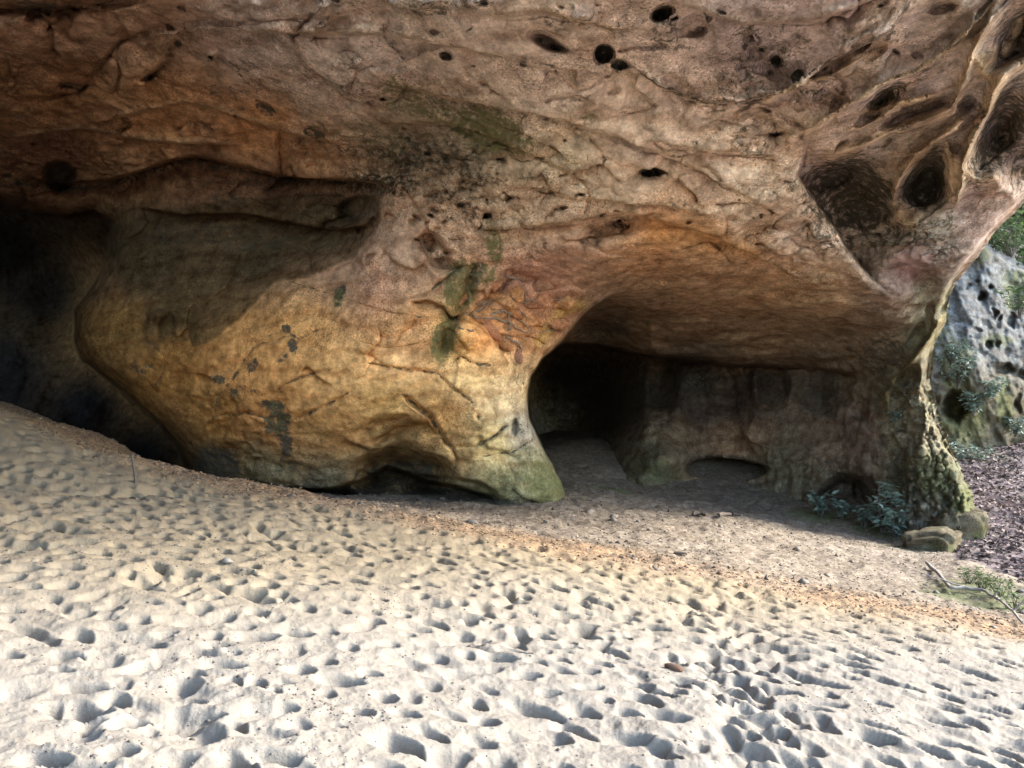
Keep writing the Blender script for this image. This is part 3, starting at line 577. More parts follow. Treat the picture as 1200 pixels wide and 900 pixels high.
# --- weathering: flaked plates, small pits and hairline cracks scattered over the roof
pr = ray(X, Y, D)
fl = fbm((pr + 5) * np.array((0.55, 0.8, 1.7)), 1.3, 5, 0.55); flm = sstep(-0.05, 0.35, fbm(pr + 200, 2.4, 3)); tq = fl * 7.0; ti = np.floor(tq); terr = ti + sstep(0.35, 0.65, tq - ti)
roofm = sstep(330, 230, Y - 0.10 * (X - 600)) * sstep(-500, -300, Y)
D -= 0.20 * (terr - tq) * flm * (0.25 + 0.75 * roofm) * (1 - 0.9 * ripm)
R2 = random.Random(11)
for k in range(230):
    px, py = R2.uniform(-60, 1180), R2.uniform(-120, 330)
    if k % 3 == 0: px, py = R2.gauss(590, 70), R2.gauss(225, 40)
    if px > 930 and py > 140: continue
    r = R2.choice((2.5, 3, 3.5, 4.5, 6)); dk = R2.choice((0, 0, 0.5, 0.9)); an = R2.uniform(-30, 30)
    if py < 330 - 0.15 * abs(px - 600):
        hollow(px, py, r * R2.uniform(1, 2), r * R2.uniform(0.5, 0.9), an, R2.uniform(0.05, 0.28), 0.6)
        if dk: blob(DARK, px, py, r, r * 0.6, an, dk)
for k in range(110):
    px, py = R2.uniform(0, 1000), R2.uniform(-40, 300); a = R2.uniform(-0.5, 0.7); pl = [(px, py)]
    for q in range(R2.randint(3, 6)): a += R2.gauss(0, 0.5); l = R2.uniform(8, 20); pl.append((pl[-1][0] + l * math.cos(a), pl[-1][1] + l * math.sin(a)))
    if R2.random() < 0.35: groove(pl, R2.uniform(1.2, 2.4), R2.uniform(0.06, 0.2))
    else: step(pl, R2.uniform(0.12, 0.36), R2.uniform(6, 22), 1.8, up=0.08)
for k in range(30):
    px, py = R2.uniform(200, 640), R2.uniform(330, 570); a = R2.uniform(-0.4, 0.5); pl = [(px, py)]
    for q in range(R2.randint(2, 5)): a += R2.gauss(0, 0.4); l = R2.uniform(8, 18); pl.append((pl[-1][0] + l * math.cos(a), pl[-1][1] + l * math.sin(a)))
    if R2.random() < 0.5: groove(pl, R2.uniform(1.0, 1.8), R2.uniform(0.03, 0.08))
    else: step(pl, R2.uniform(0.08, 0.22), R2.uniform(8, 22), 1.8, up=0.05)

bed = fbm(np.stack([(X * 0.95 - Y * 0.32) / 7, X * 0.32 + Y * 0.95, 0 * X], -1) + 31, 13, 3)
D += 0.10 * bed * np.exp(-((X - 400) / 200) ** 2 - ((Y - 450) / 90) ** 2)
k = (0.30 * sstep(0.15, 0.5, bed) * np.exp(-((X - 400) / 220) ** 2 - ((Y - 450) / 110) ** 2))[..., None]; TINT[:] = TINT * (1 - k) + lin((140, 84, 44)) * k
# --- put the tunnel roof, back wall and left recess behind the front rock
TUN = [(628, 446), (640, 418), (657, 400), (672, 380), (688, 362), (708, 349), (735, 338), (790, 330), (860, 322), (960, 332), (1045, 372), (1060, 470), (630, 470)]
ts = poly_sdf(XS, YS, TUN)
wdt = 4 + 55 * sstep(715, 830, X)
mt = sstep(-0.15 * wdt, wdt, ts)
DC += 0.38 * strat + 1.6 * sstep(800, 690, X) * sstep(335, 372, Y) + 0.9 * np.exp(-((X - 705) / 26.0) ** 2 - ((Y - 385) / 18.0) ** 2)
D = D * (1 - mt) + np.maximum(DC, D) * mt
BR = [(690, 660), (668, 590), (656, 562), (641, 536), (628, 511), (620, 490), (618, 465), (622, 440), (635, 420), (657, 403), (700, 402), (740, 413), (800, 422), (860, 428), (920, 430), (980, 434), (1022, 437), (1032, 455), (1030, 490), (1040, 520), (1046, 560), (1042, 600), (1045, 660)]
bs = poly_sdf(XS, YS, BR)
wb = 3 + 22 * sstep(990, 1030, X)
mb = sstep(-0.4 * wb, wb, bs)
# features of the back wall
bw = DB.copy()
def bhol(cx, cy, rx, ry, dep, soft=0.5):
    t = np.hypot((XW - cx) / rx, (YW - cy) / ry); bw[:] = bw + dep * sstep(1, 1 - soft, t)
for a in ((852, 550, 54, 15, 5.5, 0.35), (990, 592, 36, 40, 1.5, 0.4), (1012, 575, 18, 20, 0.6, 0.5), (960, 470, 26, 30, 0.6, 0.7), (850, 460, 30, 40, 0.8, 0.7), (780, 450, 24, 40, 0.9, 0.7), (910, 455, 20, 40, 0.5, 0.7), (780, 540, 34, 26, -0.9, 0.9), (890, 505, 30, 22, -0.6, 0.9), (1005, 520, 20, 34, -0.5, 0.8), (690, 500, 40, 40, 2.0, 0.8), (885, 450, 9, 30, -0.5, 0.8), (1010, 480, 14, 16, 0.4, 0.6), (935, 520, 12, 30, -0.35, 0.8)): bhol(*a)
drip = fbm(np.stack([X, Y / 5, 0 * X], -1) + 40, 22, 4)
bw += 0.45 * drip * sstep(660, 760, X) + 0.25 * fbm(pn + 77, 14, 4)
D = D * (1 - mb) + np.maximum(bw, D) * mb
BL = [(-520, 235), (0, 240), (40, 250), (75, 252), (112, 246), (134, 262), (131, 300), (110, 335), (89, 365), (87, 398), (97, 420), (130, 445), (160, 470), (190, 495), (212, 525), (222, 548), (232, 600), (236, 680), (-520, 680)]
ls = poly_sdf(XS, YS, BL)
ml = sstep(-1, 4, ls)
D = D * (1 - ml) + np.maximum(DB + 0.6 * fbm(pn + 11, 40, 4), D) * ml
step([(285, 560), (330, 572), (380, 574), (420, 562), (455, 545), (500, 562), (545, 572), (585, 584)], 2.0, 45, 5, up=0.1)
D = np.where((ml > 0.5) | (mb > 0.5), D, D)
# rounded shoulders beside the silhouettes
for sdf, wdt_, dep in ((ls, 26, 1.0), (bs, 12, 0.6)):
    k = sstep(-wdt_, 0, sdf) * (sdf < 2)
    D += np.where(sdf < 2, dep * (1 - np.sqrt(np.clip(1 - (k * 0.999) ** 2, 0, 1))), 0) * (sstep(990, 900, X) if sdf is bs else 1)
# --- outer edge of the overhang and pillar
OUT = [(1475, -700), (1475, -60), (1350, 92), (1278, 160), (1200, 236), (1180, 258), (1163, 276), (1140, 306), (1123, 328), (1113, 348), (1107, 378), (1095, 408), (1090, 448), (1099, 488), (1112, 518), (1126, 546), (1138, 578), (1143, 602), (1132, 640), (1130, 700), (-600, 700), (-600, -700)]
osd = poly_sdf(XS * 0.5 + X * 0.5, YS * 0.5 + Y * 0.5, OUT)
D += 0.9 * sstep(16, 0, osd) ** 2 * (Y < 660)
line_tint([(1200, 238), (1163, 278), (1140, 308), (1122, 332)], 6, (200, 176, 150), 0.6)  # lit rim painted into the colour of the outer edge
# --- pillar details
for a in ((1075, 392, 9, 26, 25, 0.5, 0.8), (1062, 440, 22, 20, 0, 0.7, 0.8), (1075, 530, 26, 40, 0, -0.5, 0.9), (1050, 560, 16, 26, 10, 0.35, 0.8)): hollow(*a)
for poly, wd, dp in (([(1118, 345), (1105, 372), (1090, 400), (1072, 420), (1052, 442), (1038, 458)], 4, -0.55), ([(1090, 352), (1088, 385), (1070, 410)], 3, 0.3), ([(1037, 455), (1040, 490)], 5, -0.4), ([(1095, 400), (1098, 450), (1105, 490), (1115, 530)], 5, -0.3)):
    groove(poly, wd, dp)
    if dp < 0: line_tint(poly, wd, (150, 138, 94), 0.6)
pit = fbm(np.stack([X, Y / 1.6, 0 * X], -1) + 9, 12, 3)
D += (0.5 * np.clip(pit, 0, 1) + 0.35 * fbm(np.stack([X, Y / 1.3, 0 * X], -1) + 19, 7, 3, 0.6, True)) * sstep(1030, 1055, X) * sstep(430, 460, Y)

# --- lichens, moss, dark crusts, and shade painted along the undercut spur base
for a in ((575, 150, 62, 34, 20, 1.0), (500, 122, 55, 22, 15, 0.8), (462, 112, 26, 26, 60, 0.8), (600, 165, 34, 22, 0, 0.9), (430, 160, 60, 26, 10, 0.55), (352, 130, 60, 18, 30, 0.5), (660, 178, 40, 10, 25, 0.5), (580, 285, 12, 32, -10, 1.0), (540, 335, 24, 40, 20, 1.1), (522, 395, 18, 40, 15, 1.1), (560, 320, 30, 18, 0, 1.0), (462, 430, 34, 6, 10, 0.6), (398, 350, 10, 16, 20, 0.85), (640, 568, 40, 32, 30, 0.9), (590, 566, 46, 20, 0, 0.65), (322, 490, 18, 30, -20, 0.6), (330, 560, 60, 22, 0, 0.35), (1095, 555, 26, 30, 0, 0.75), (1128, 590, 14, 24, 0, 1.0), (1090, 470, 16, 40, 0, 0.5), (1110, 350, 12, 26, 30, 0.7), (765, 555, 40, 22, 0, 0.6), (950, 560, 40, 30, 0, 0.45), (690, 135, 12, 4, 0, 0.9), (480, 0, 50, 16, 0, 0.6), (230, 10, 60, 20, 0, 0.4), (1030, 240, 60, 20, 0, 0.35), (1100, 265, 24, 30, 20, 0.55), (1050, 285, 50, 12, 0, 0.4), (1040, 120, 18, 12, -30, 0.6), (1150, 60, 10, 20, 20, 0.5), (770, 80, 20, 20, 0, 0.25), (420, 10, 30, 14, 0, 0.5), (260, 95, 50, 14, 25, 0.4), (160, 130, 50, 14, 15, 0.35), (1060, 520, 24, 40, 0, 0.4)): blob(MOSS, *a)
for a in ((333, 385, 7, 6, 0, 0.85), (341, 404, 6, 12, 0, 0.85), (335, 418, 13, 5, -20, 0.8), (296, 428, 7, 11, 30, 0.8), (253, 444, 12, 7, 20, 0.65), (273, 460, 10, 7, 30, 0.7), (318, 474, 16, 8, 10, 0.85), (325, 495, 18, 20, 30, 0.9), (334, 520, 9, 20, -10, 0.9), (398, 345, 7, 16, 20, 0.9), (168, 430, 14, 10, 0, 0.6), (290, 455, 20, 6, 25, 0.5), (380, 580, 100, 14, 0, 1.0), (520, 584, 90, 10, 4, 1.0), (610, 590, 50, 8, 0, 0.9), (250, 550, 30, 30, 0, 0.8), (470, 560, 60, 24, 0, 0.75), (570, 585, 60, 10, 0, 0.6), (330, 545, 40, 14, -10, 0.4),
          (500, 180, 90, 26, 10, 0.55), (440, 215, 60, 14, 0, 0.7), (330, 215, 80, 10, 0, 0.5), (250, 275, 140, 22, 5, 0.45), (560, 205, 40, 16, 0, 0.4), (420, 175, 30, 12, 0, 0.5), (900, 60, 70, 44, -10, 0.36), (870, 100, 40, 16, 0, 0.4), (560, 4, 22, 8, 0, 0.5), (780, 45, 26, 24, 0, 0.45), (730, 30, 40, 16, -30, 0.3), (505, 8, 44, 12, 0, 0.5), (1000, 280, 60, 20, 0, 0.45), (1105, 280, 20, 40, 10, 0.5), (980, 255, 50, 44, 0, 0.6), (1060, 275, 50, 22, 0, 0.55), (1150, 200, 22, 40, 20, 0.5), (1035, 55, 50, 14, -30, 0.4), (960, 105, 40, 14, -25, 0.45), (1085, 90, 40, 9, -30, 0.45), (1060, 150, 40, 8, -20, 0.5), (1040, 420, 30, 30, 0, 0.6), (700, 460, 90, 60, 0, 0.6), (800, 450, 60, 40, 0, 0.5), (960, 460, 40, 34, 0, 0.5), (850, 540, 60, 10, 0, 0.6), (710, 385, 36, 16, 0, 0.6), (1050, 520, 20, 50, 0, 0.4), (1070, 560, 24, 30, 0, 0.4), (615, 490, 10, 22, 10, 0.4), (610, 440, 8, 20, 15, 0.3), (980, 570, 40, 40, 0, 0.5)): blob(DARK, *a)
for k in range(70):
    px, py = R2.uniform(-40, 1000), R2.uniform(-60, 260); r = R2.uniform(8, 34); blob(DARK if k % 3 else MOSS, px, py, r * 1.4, r * 0.6, R2.uniform(-25, 35), R2.uniform(0.22, 0.42))
line_mask(DARK, [(x, y + 8) for x, y in LEDGE], 7, 0.6); line_mask(DARK, L2, 2.5, 0.7)  # shadow lines painted under the roof ledges
line_tint([(745, 268), (790, 272), (850, 284), (900, 300)], 16, (196, 136, 62), 0.5); line_tint([(620, 408), (655, 362), (690, 352)], 7, (190, 160, 90), 0.6)
for a in ((1092, 590, 18, 14), ): blob(DARK, *a, 0, 0.3)

# --- positions, then weathering noise along the surface normal
P = ray(X, Y, D)
def normals(P):
    dx = np.gradient(P, axis=1); dy = np.gradient(P, axis=0); n = np.cross(dy, dx); n /= np.linalg.norm(n, axis=-1, keepdims=True) + 1e-12
    return n
Nn = normals(P); flip = np.sign((Nn * (np.array((0, 0, CAMZ)) - P)).sum(-1, keepdims=True)); Nn = Nn * flip
# soften the normal field so that steep joints do not throw spikes
for _ in range(3):
    Nn[1:-1, 1:-1] = (Nn[1:-1, 1:-1] * 2 + Nn[:-2, 1:-1] + Nn[2:, 1:-1] + Nn[1:-1, :-2] + Nn[1:-1, 2:]) / 6
Nn /= np.linalg.norm(Nn, axis=-1, keepdims=True) + 1e-9
g = np.hypot(*np.gradient(D, ys, xs))
calm = 1 / (1 + (g / 0.10) ** 2)
big = fbm(P, 2.6, 2); mid = fbm((P + 30) * np.array((0.6, 0.7, 1.5)), 0.8, 4); rg = fbm((P + 60) * np.array((0.7, 0.8, 1.4)), 0.6, 5, 0.6, True) * sstep(-0.05, 0.35, fbm(P + 400, 2.2, 2)); fine = fbm(P + 90, 0.16, 4, 0.7)
smoothspur = 1 - 0.7 * sstep(0, 1, np.exp(-((X - 420) / 170) ** 2 - ((Y - 420) / 90) ** 2))
disp = 0.16 * big + (0.13 * mid + 0.10 * rg) * smoothspur + 0.045 * fine * (0.35 + 0.5 * smoothspur)
P = P + Nn * (disp * calm)[..., None]
smo = np.exp(-((X - 400) / 190) ** 2 - ((Y - 440) / 100) ** 2)
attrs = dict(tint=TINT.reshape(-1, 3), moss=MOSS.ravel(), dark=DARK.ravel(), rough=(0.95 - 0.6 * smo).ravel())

keep = osd > -0.8 * ST
# pull the rim vertices onto the outline so the edge runs clean
gyo, gxo = np.gradient(osd, ys, xs); near = keep & (np.abs(osd) < 1.2 * ST)
dpx = np.where(near, -osd * gxo, 0); dpy = np.where(near, -osd * gyo, 0)
dist = P[..., 1]
P[..., 0] += dpx / F * dist; P[..., 2] -= dpy / F * dist

fc = grid_faces(H, W, keep)
cx = X.ravel()[fc].mean(1); cy = Y.ravel()[fc].mean(1)
isback = ((mb > 0.5) | (ml > 0.5)).ravel()[fc].sum(1) >= 3
SPUR = [(80, 250), (140, 255), (300, 262), (436, 268), (470, 255), (520, 262), (560, 285), (600, 312), (645, 322), (690, 345), (735, 338), (700, 402), (657, 403), (600, 480), (720, 700), (60, 700)]
isspur = poly_sdf(cx, cy, SPUR) > 0
PIL = [(1028, 437), (1045, 385), (1060, 362), (1110, 340), (1200, 330), (1200, 700), (1000, 700), (1000, 445)]
ispil = poly_sdf(cx, cy, PIL) > 0
region = np.where(isback, 0, np.where(isspur, 1, np.where(ispil, 2, 3)))
PV = P.reshape(-1, 3)
ROCKS = {}
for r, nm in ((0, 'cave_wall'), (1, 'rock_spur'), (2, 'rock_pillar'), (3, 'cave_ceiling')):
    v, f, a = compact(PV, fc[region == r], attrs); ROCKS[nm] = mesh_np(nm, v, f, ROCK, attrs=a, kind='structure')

# thickness of the overhang behind its outer edge, and the mass of rock above and behind
def rim_row(pts):
    pts = np.array(pts, float); t = np.linspace(0, len(pts) - 1, 160); i = np.minimum(t.astype(int), len(pts) - 2); f = (t - i)[:, None]
    return pts[i] * (1 - f) + pts[i + 1] * f
rim2 = rim_row(OUT[1:18])
ji = np.clip(np.searchsorted(xs, rim2[:, 0]) - 3, 0, W - 1); ii = np.clip(np.searchsorted(ys, rim2[:, 1]), 0, H - 1)
base = PV.reshape(H, W, 3)[ii, ji]; dd = base[:, 1]
rows = [ray(rim2[:, 0] - 4, rim2[:, 1], dd + 0.05)]
for k, back in enumerate((0.5, 1.2, 2.2, 3.5, 5.0)):
    rows.append(ray(rim2[:, 0] - 8 - 7 * k, rim2[:, 1] - 2 * k, dd + back) + 0.15 * fbm(rows[0] + k, 1.0, 2)[:, None])
rows = np.array(rows)
tv = rows.reshape(-1, 3); nT = len(tv)
mesh_np('overhang_rim', tv, grid_faces(rows.shape[0], rows.shape[1]), ROCK, attrs=dict(tint=np.tile(lin((150, 132, 108)), (nT, 1)), moss=np.zeros(nT), dark=np.zeros(nT), rough=np.ones(nT)), kind='structure')

def block_sheet(name, fn, nu, nv, tint=(120, 100, 80)):
    uu, vv = np.meshgrid(np.linspace(0, 1, nu), np.linspace(0, 1, nv)); p = fn(uu, vv)
    p = p + 0.5 * np.stack([fbm(p, 4, 3), fbm(p + 50, 4, 3), fbm(p + 90, 4, 3)], -1); v = p.reshape(-1, 3)
    return mesh_np(name, v, grid_faces(nv, nu), ROCK, attrs=dict(tint=np.tile(lin(tint), (len(v), 1)), moss=np.zeros(len(v)), dark=np.zeros(len(v)), rough=np.ones(len(v))), kind='structure')
# hillside over the cave: from the roof line up and over to the back
block_sheet('cliff_top', lambda u, v: np.stack([-46 + 62 * u, 6.5 + 56 * v, 10.6 + 8 * np.sin(np.pi * v * 0.8) + 3 * u], -1), 60, 60)
block_sheet('unseen_roof_blocker', lambda u, v: np.stack([-38 + 36 * u - 5 * v * u, 6.8 - 15 * v, 8.9 + 1.5 * v + 0.6 * np.sin(u * 5)], -1), 70, 40)  # unseen left roof, added to keep sky light off the recess
block_sheet('cave_side_wall', lambda u, v: np.stack([-17 - 8 * u + 3 * np.sin(u * 3), -5 + 32 * u, -1 + 14 * v], -1), 60, 40)
block_sheet('cave_end_wall', lambda u, v: np.stack([-42 + 56 * u, 46 - 4 * u, -6 + 22 * v], -1), 60, 30)

# ================================================================== OUTSIDE
def sheet_px(x0, x1, y0, y1, st, ctrl):
    gx, gy = np.meshgrid(np.arange(x0, x1, st), np.arange(y0, y1, st)); c = np.array(ctrl, float)
    return gx, gy, np.exp(rbf(c[:, :2] / 100, np.log(c[:, 2]), 1e-3)(np.stack([gx, gy], -1) / 100))
gx, gy, dc = sheet_px(1020, 1420, 190, 570, 1.6, [(1040, 520, 29), (1130, 528, 29.3), (1200, 518, 30.4), (1300, 500, 32), (1100, 420, 30.3), (1150, 300, 32.6), (1200, 400, 31.5), (1180, 320, 33.0), (1250, 430, 32.5), (1250, 330, 33.5), (1300, 380, 33.5), (1060, 300, 33), (1400, 480, 34), (1150, 450, 29.6), (1180, 560, 29.5), (1120, 480, 29.6)])
pc = np.stack([gx, gy, 0 * gx], -1); qx = gx + 6 * fbm(pc, 25, 3) + 4 * fbm(pc + 7, 8, 2); qy = gy + 6 * fbm(pc + 70, 25, 3) + 4 * fbm(pc + 77, 8, 2)
dk = np.zeros_like(dc); ms = np.zeros_like(dc)
for (x, y, rx, ry, dep) in ((1135, 336, 6, 4, 0.4), (1144, 330, 5, 3, 0.3), (1153, 347, 7, 6, 0.8), (1163, 338, 4, 3, 0.4), (1168, 366, 4, 5, 0.6), (1174, 373, 4, 4, 0.5), (1186, 378, 5, 10, 0.6), (1157, 405, 8, 7, 0.8), (1168, 404, 4, 4, 0.5), (1180, 432, 16, 9, 1.0), (1120, 478, 17, 20, 1.6), (1198, 440, 12, 8, 0.8), (1225, 400, 10, 12, 0.8), (1250, 460, 14, 9, 0.8), (1145, 385, 5, 3, 0.3), (1210, 470, 6, 12, 0.5), (1190, 470, 5, 16, 0.4)):
    t = np.hypot((qx - x) / rx, (qy - y) / ry); dc += dep * sstep(1.1, 0.4, t)
for (x, y, rx, ry) in ((1130, 490, 34, 46), (1120, 430, 28, 46), (1165, 400, 30, 10), (1190, 350, 14, 24), (1150, 300, 20, 16), (1175, 470, 14, 40), (1195, 330, 26, 20), (1100, 380, 14, 40)):
    ms = np.maximum(ms, 0.9 * sstep(1.3, 0.4, np.hypot((qx - x) / rx, (qy - y) / ry)))
dc += 0.5 * fbm(np.stack([gx * 0.5 + gy, gx - gy * 0.35, 0 * gx], -1) * np.array((0.35, 1.2, 1)), 22, 4) + 0.25 * fbm(pc + 9, 9, 3)
top = poly_sdf(qx, qy, [(1000, 225), (1100, 250), (1150, 280), (1175, 296), (1200, 306), (1240, 318), (1300, 330), (1440, 350), (1440, 640), (1000, 640)])
dc += 2.5 * sstep(14, 0, top) ** 2
tc = lin((124, 126, 124)) * np.ones(gx.shape + (1,)); k = sstep(400, 470, gy + 14 * fbm(pc, 30, 3))[..., None]; tc = tc * (1 - k) + lin((104, 98, 82)) * k
pc3 = ray(gx, gy, dc)
v, f, a = compact(pc3.reshape(-1, 3), grid_faces(*gx.shape, keep=top > -1), dict(tint=tc.reshape(-1, 3), moss=ms.ravel(), dark=dk.ravel(), rough=np.ones(dk.size)))
mesh_np('cliff', v, f, ROCK, attrs=a, kind='structure')
# wooded slope behind the cliff
hu, hv = np.meshgrid(np.linspace(12, 110, 70), np.linspace(33, 110, 60))
hz = -2.5 + np.maximum(0, (hv - 33)) * 0.50 + np.maximum(0, hu - 22) * 0.12
hp = np.stack([hu, hv, hz], -1); hp[..., 2] += 1.2 * fbm(hp, 8, 3); n = hp.size // 3
mesh_np('hill', hp.reshape(-1, 3), grid_faces(*hu.shape), GROUND, attrs=dict(sand=np.zeros(n), ochre=np.zeros(n), pale=np.zeros(n), litter=np.ones(n), green=np.full(n, 0.25)), kind='structure')
def hill_z(x, y):
    return float(-2.5 + max(0, y - 33) * 0.50 + max(0, x - 22) * 0.12 + 1.2 * fbm(np.array([[x, y, -2.5 + max(0, y - 33) * 0.50 + max(0, x - 22) * 0.12]]), 8, 3)[0])

# ------------------------------------------------------------------ builders
def tube(paths, sides=6):
    """paths: list of (points, radii) -> verts, quads"""
    V, Fq = [], []
    for pts, rad in paths:
        pts = np.asarray(pts, float); n = len(pts); tg = np.gradient(pts, axis=0); b0 = len(V)
        for i in range(n):
            t = tg[i] / (np.linalg.norm(tg[i]) + 1e-9); a = np.cross(t, (0.31, 0.2, 0.93)); a /= np.linalg.norm(a) + 1e-9; b = np.cross(t, a)
            for k in range(sides):
                an = 2 * math.pi * k / sides; V.append(pts[i] + rad[i] * (a * math.cos(an) + b * math.sin(an)))
        for i in range(n - 1):
            for k in range(sides):
                Fq.append((b0 + i * sides + k, b0 + i * sides + (k + 1) % sides, b0 + (i + 1) * sides + (k + 1) % sides, b0 + (i + 1) * sides + k))
        for e in (0, n - 1):
            r = b0 + e * sides
            for k in range(1, sides - 1, 2): Fq.append((r, r + k, r + k + 1, r + min(k + 2, sides - 1) if k + 2 < sides else r))
    V = np.array(V); Fq = [q if len(set(q)) == 4 else None for q in Fq]
    return V, np.array([q for q in Fq if q is not None])
def leaf_cloud(cent, dirs, length, width, r=random):
    """many small folded leaves (two quads each)"""
    cent = np.asarray(cent, float); n = len(cent); d = np.asarray(dirs, float); d = d / (np.linalg.norm(d, axis=1, keepdims=True) + 1e-9)
    up = rng.normal(size=(n, 3)) * 0.5 + np.array((0, 0, 1.0)); s = np.cross(d, up); s /= np.linalg.norm(s, axis=1, keepdims=True) + 1e-9; nn = np.cross(s, d)
    Ln = (np.asarray(length) * rng.uniform(0.7, 1.3, n))[:, None]; Wd = (np.asarray(width) * rng.uniform(0.7, 1.3, n))[:, None]
    a = cent; b = cent + d * Ln * 0.45 + s * Wd + nn * Wd * 0.35; c = cent + d * Ln - nn * Ln * 0.12; e = cent + d * Ln * 0.45 - s * Wd + nn * Wd * 0.35; m = cent + d * Ln * 0.5
    V = np.stack([a, b, c, e, m], 1).reshape(-1, 3); i = np.arange(n)[:, None] * 5
    Fc = np.concatenate([i + np.array([[0, 1, 2, 4]]), i + np.array([[0, 4, 2, 3]])])
    return V, Fc
def bend_path(p0, p1, n, wob):
    p0 = np.asarray(p0, float); p1 = np.asarray(p1, float); t = np.linspace(0, 1, n)[:, None]
    return p0 + (p1 - p0) * t + np.cumsum(rng.normal(size=(n, 3)), 0) * wob / n ** 0.5 * np.sin(t * math.pi / 2)
def rough_stone(name, loc, size, mat, parent=None):
    import bmesh
    bm = bmesh.new(); bmesh.ops.create_icosphere(bm, subdivisions=4 if max(size) > 0.2 else 3, radius=1.0)
    co = np.array([v.co for v in bm.verts]); off = rng.uniform(0, 50, 3)
    k = 1 + 0.40 * fbm(co + off, 1.0, 4) + (0.30 if max(size) > 0.2 else 0.16) * fbm(co + off, 0.5, 4, 0.6, True)
    co = np.sign(co) * np.abs(co) ** (0.55 if max(size) > 0.2 else 0.8) * k[:, None] * np.asarray(size)
    fcs = np.array([[v.index for v in q.verts] for q in bm.faces]); bm.free()
    nv = len(co); at = dict(tint=np.tile(lin((112, 106, 88)), (nv, 1)), moss=0.95 * sstep(-0.2, 0.6, fbm(co / np.asarray(size) + off, 0.8, 2)), dark=0.5 * sstep(0, 0.5, fbm(co / np.asarray(size) - off, 0.7, 2)), rough=np.ones(nv))
    o = mesh_np(name, co, fcs, mat, parent, attrs=at if mat is ROCK else None); o.location = loc; o.rotation_euler = (random.uniform(-.2, .2), random.uniform(-.2, .2), random.uniform(0, 6))
    return o
def plant(name, base, stems, h, leaf, nl, label, cat, group=None, mat=None, spread=0.5, droop=0.1):
    base = np.asarray(base, float); e = empty(name, base); paths = []; cen = []; dr = []
    for k in range(stems):
        a = random.uniform(0, 6.28); sp = spread * random.uniform(0.2, 1.0) * h; hh = h * random.uniform(0.55, 1.1)
        pts = bend_path((random.gauss(0, .03), random.gauss(0, .03), -0.05), (sp * math.cos(a), sp * math.sin(a), hh), 6, 0.05 * h)
        paths.append((pts, np.linspace(0.009, 0.003, 6) * (0.6 + h)))
        for q in range(nl):
            t = random.uniform(0.25, 1.0) if q % 3 else random.uniform(0.9, 1.0); i = min(4, int(t * 5)); p = pts[i] + (pts[i + 1] - pts[i]) * (t * 5 - i)
            b = random.uniform(0, 6.28); cen.append(p); dr.append((math.cos(b), math.sin(b), random.uniform(-droop - 0.3, 0.6)))
    V, Fq = tube(paths, 5); mesh_np('stem', V, Fq, M_BARK, e)
    V, Fq = leaf_cloud(cen, dr, leaf, leaf * 0.2); mesh_np('foliage', V, Fq, mat or M_LEAF, e, smooth=False)
    return thing(e, label, cat, group)
def tree(name, base, h, crown_r, label, nleaf=7000, lean=(0, 0), crown_from=0.18, group=None):
    base = np.asarray(base, float); e = empty(name, base)
    tr = bend_path((0, 0, -0.5), (lean[0], lean[1], h), 12, 0.05 * h); rad = np.linspace(0.022 * h, 0.004 * h, 12); paths = [(tr, rad)]; cen = []; dr = []
    nlimb = 16; per = nleaf // (nlimb * 4)
    for k in range(nlimb):
        t = crown_from + (1 - crown_from) * (k + random.random()) / nlimb; i = min(10, int(t * 11)); p = tr[i] + (tr[i + 1] - tr[i]) * (t * 11 - i)
        a = k * 2.4 + random.gauss(0, .4); ln = crown_r * (1.15 - 0.7 * abs(t - 0.6)) * random.uniform(0.6, 1.15)
        q = p + np.array((ln * math.cos(a), ln * math.sin(a), ln * random.uniform(0.1, 0.6))); lp = bend_path(p, q, 6, 0.12 * ln)
        paths.append((lp, np.linspace(0.007 * h, 0.002 * h, 6)))
        for m in range(4):
            s0 = lp[random.randint(2, 5)]; s1 = s0 + rng.normal(size=3) * ln * 0.28; paths.append((bend_path(s0, s1, 4, 0.03 * ln), np.linspace(0.0025 * h, 0.001 * h, 4)))
            c = s1 + rng.normal(size=(per, 3)) * ln * np.array((0.20, 0.20, 0.13)); cen.append(c); dr.append(rng.normal(size=(per, 3)) + (0, 0, -0.3))
    V, Fq = tube(paths, 6); mesh_np('trunk', V, Fq, M_BARK, e)
    V, Fq = leaf_cloud(np.concatenate(cen), np.concatenate(dr), 0.30, 0.085); mesh_np('crown', V, Fq, M_TREELEAF, e, smooth=False)
    return thing(e, label, 'tree', group)
def rock_pt(px, py, out=0.0):
    j = int(np.searchsorted(xs, px)); i = int(np.searchsorted(ys, py)); p = P[i, j]
    v = np.array((0, 0, CAMZ)) - p; return p + v / np.linalg.norm(v) * out

# ------------------------------------------------------------------ trees and shrubs outside
for (px, d, h, r, lean) in ((1175, 42, 13, 3.6, (-1, 0)), (1215, 38, 15, 4.0, (-2.0, 0)), (1205, 48, 16, 4.2, (0, 0)), (1245, 44, 14, 3.8, (-1, 0)), (1290, 40, 15, 4.2, (-1, 0)), (1160, 52, 15, 4.0, (0, 0)), (1340, 50, 17, 4.5, (0, 0))):
    x = (px - 600) / F * d
    tree('forest_tree', (x, d, hill_z(x, d)), h, r, 'slender green tree on the wooded slope beyond the grey cliff', lean=lean, group='trees on the slope outside')
for k, (px, py, d, lab) in enumerate(((1194, 372, 30.4, 'bright green shrub beside the right end of the grey cliff'), (1186, 300, 32.6, 'loose green shrub growing on top of the grey cliff'))):
    x = (px - 600) / F * d
    plant('shrub', ray(px, py, d), 14, 1.6, 0.20, 26, lab, 'shrub', spread=0.6, mat=M_TREELEAF)
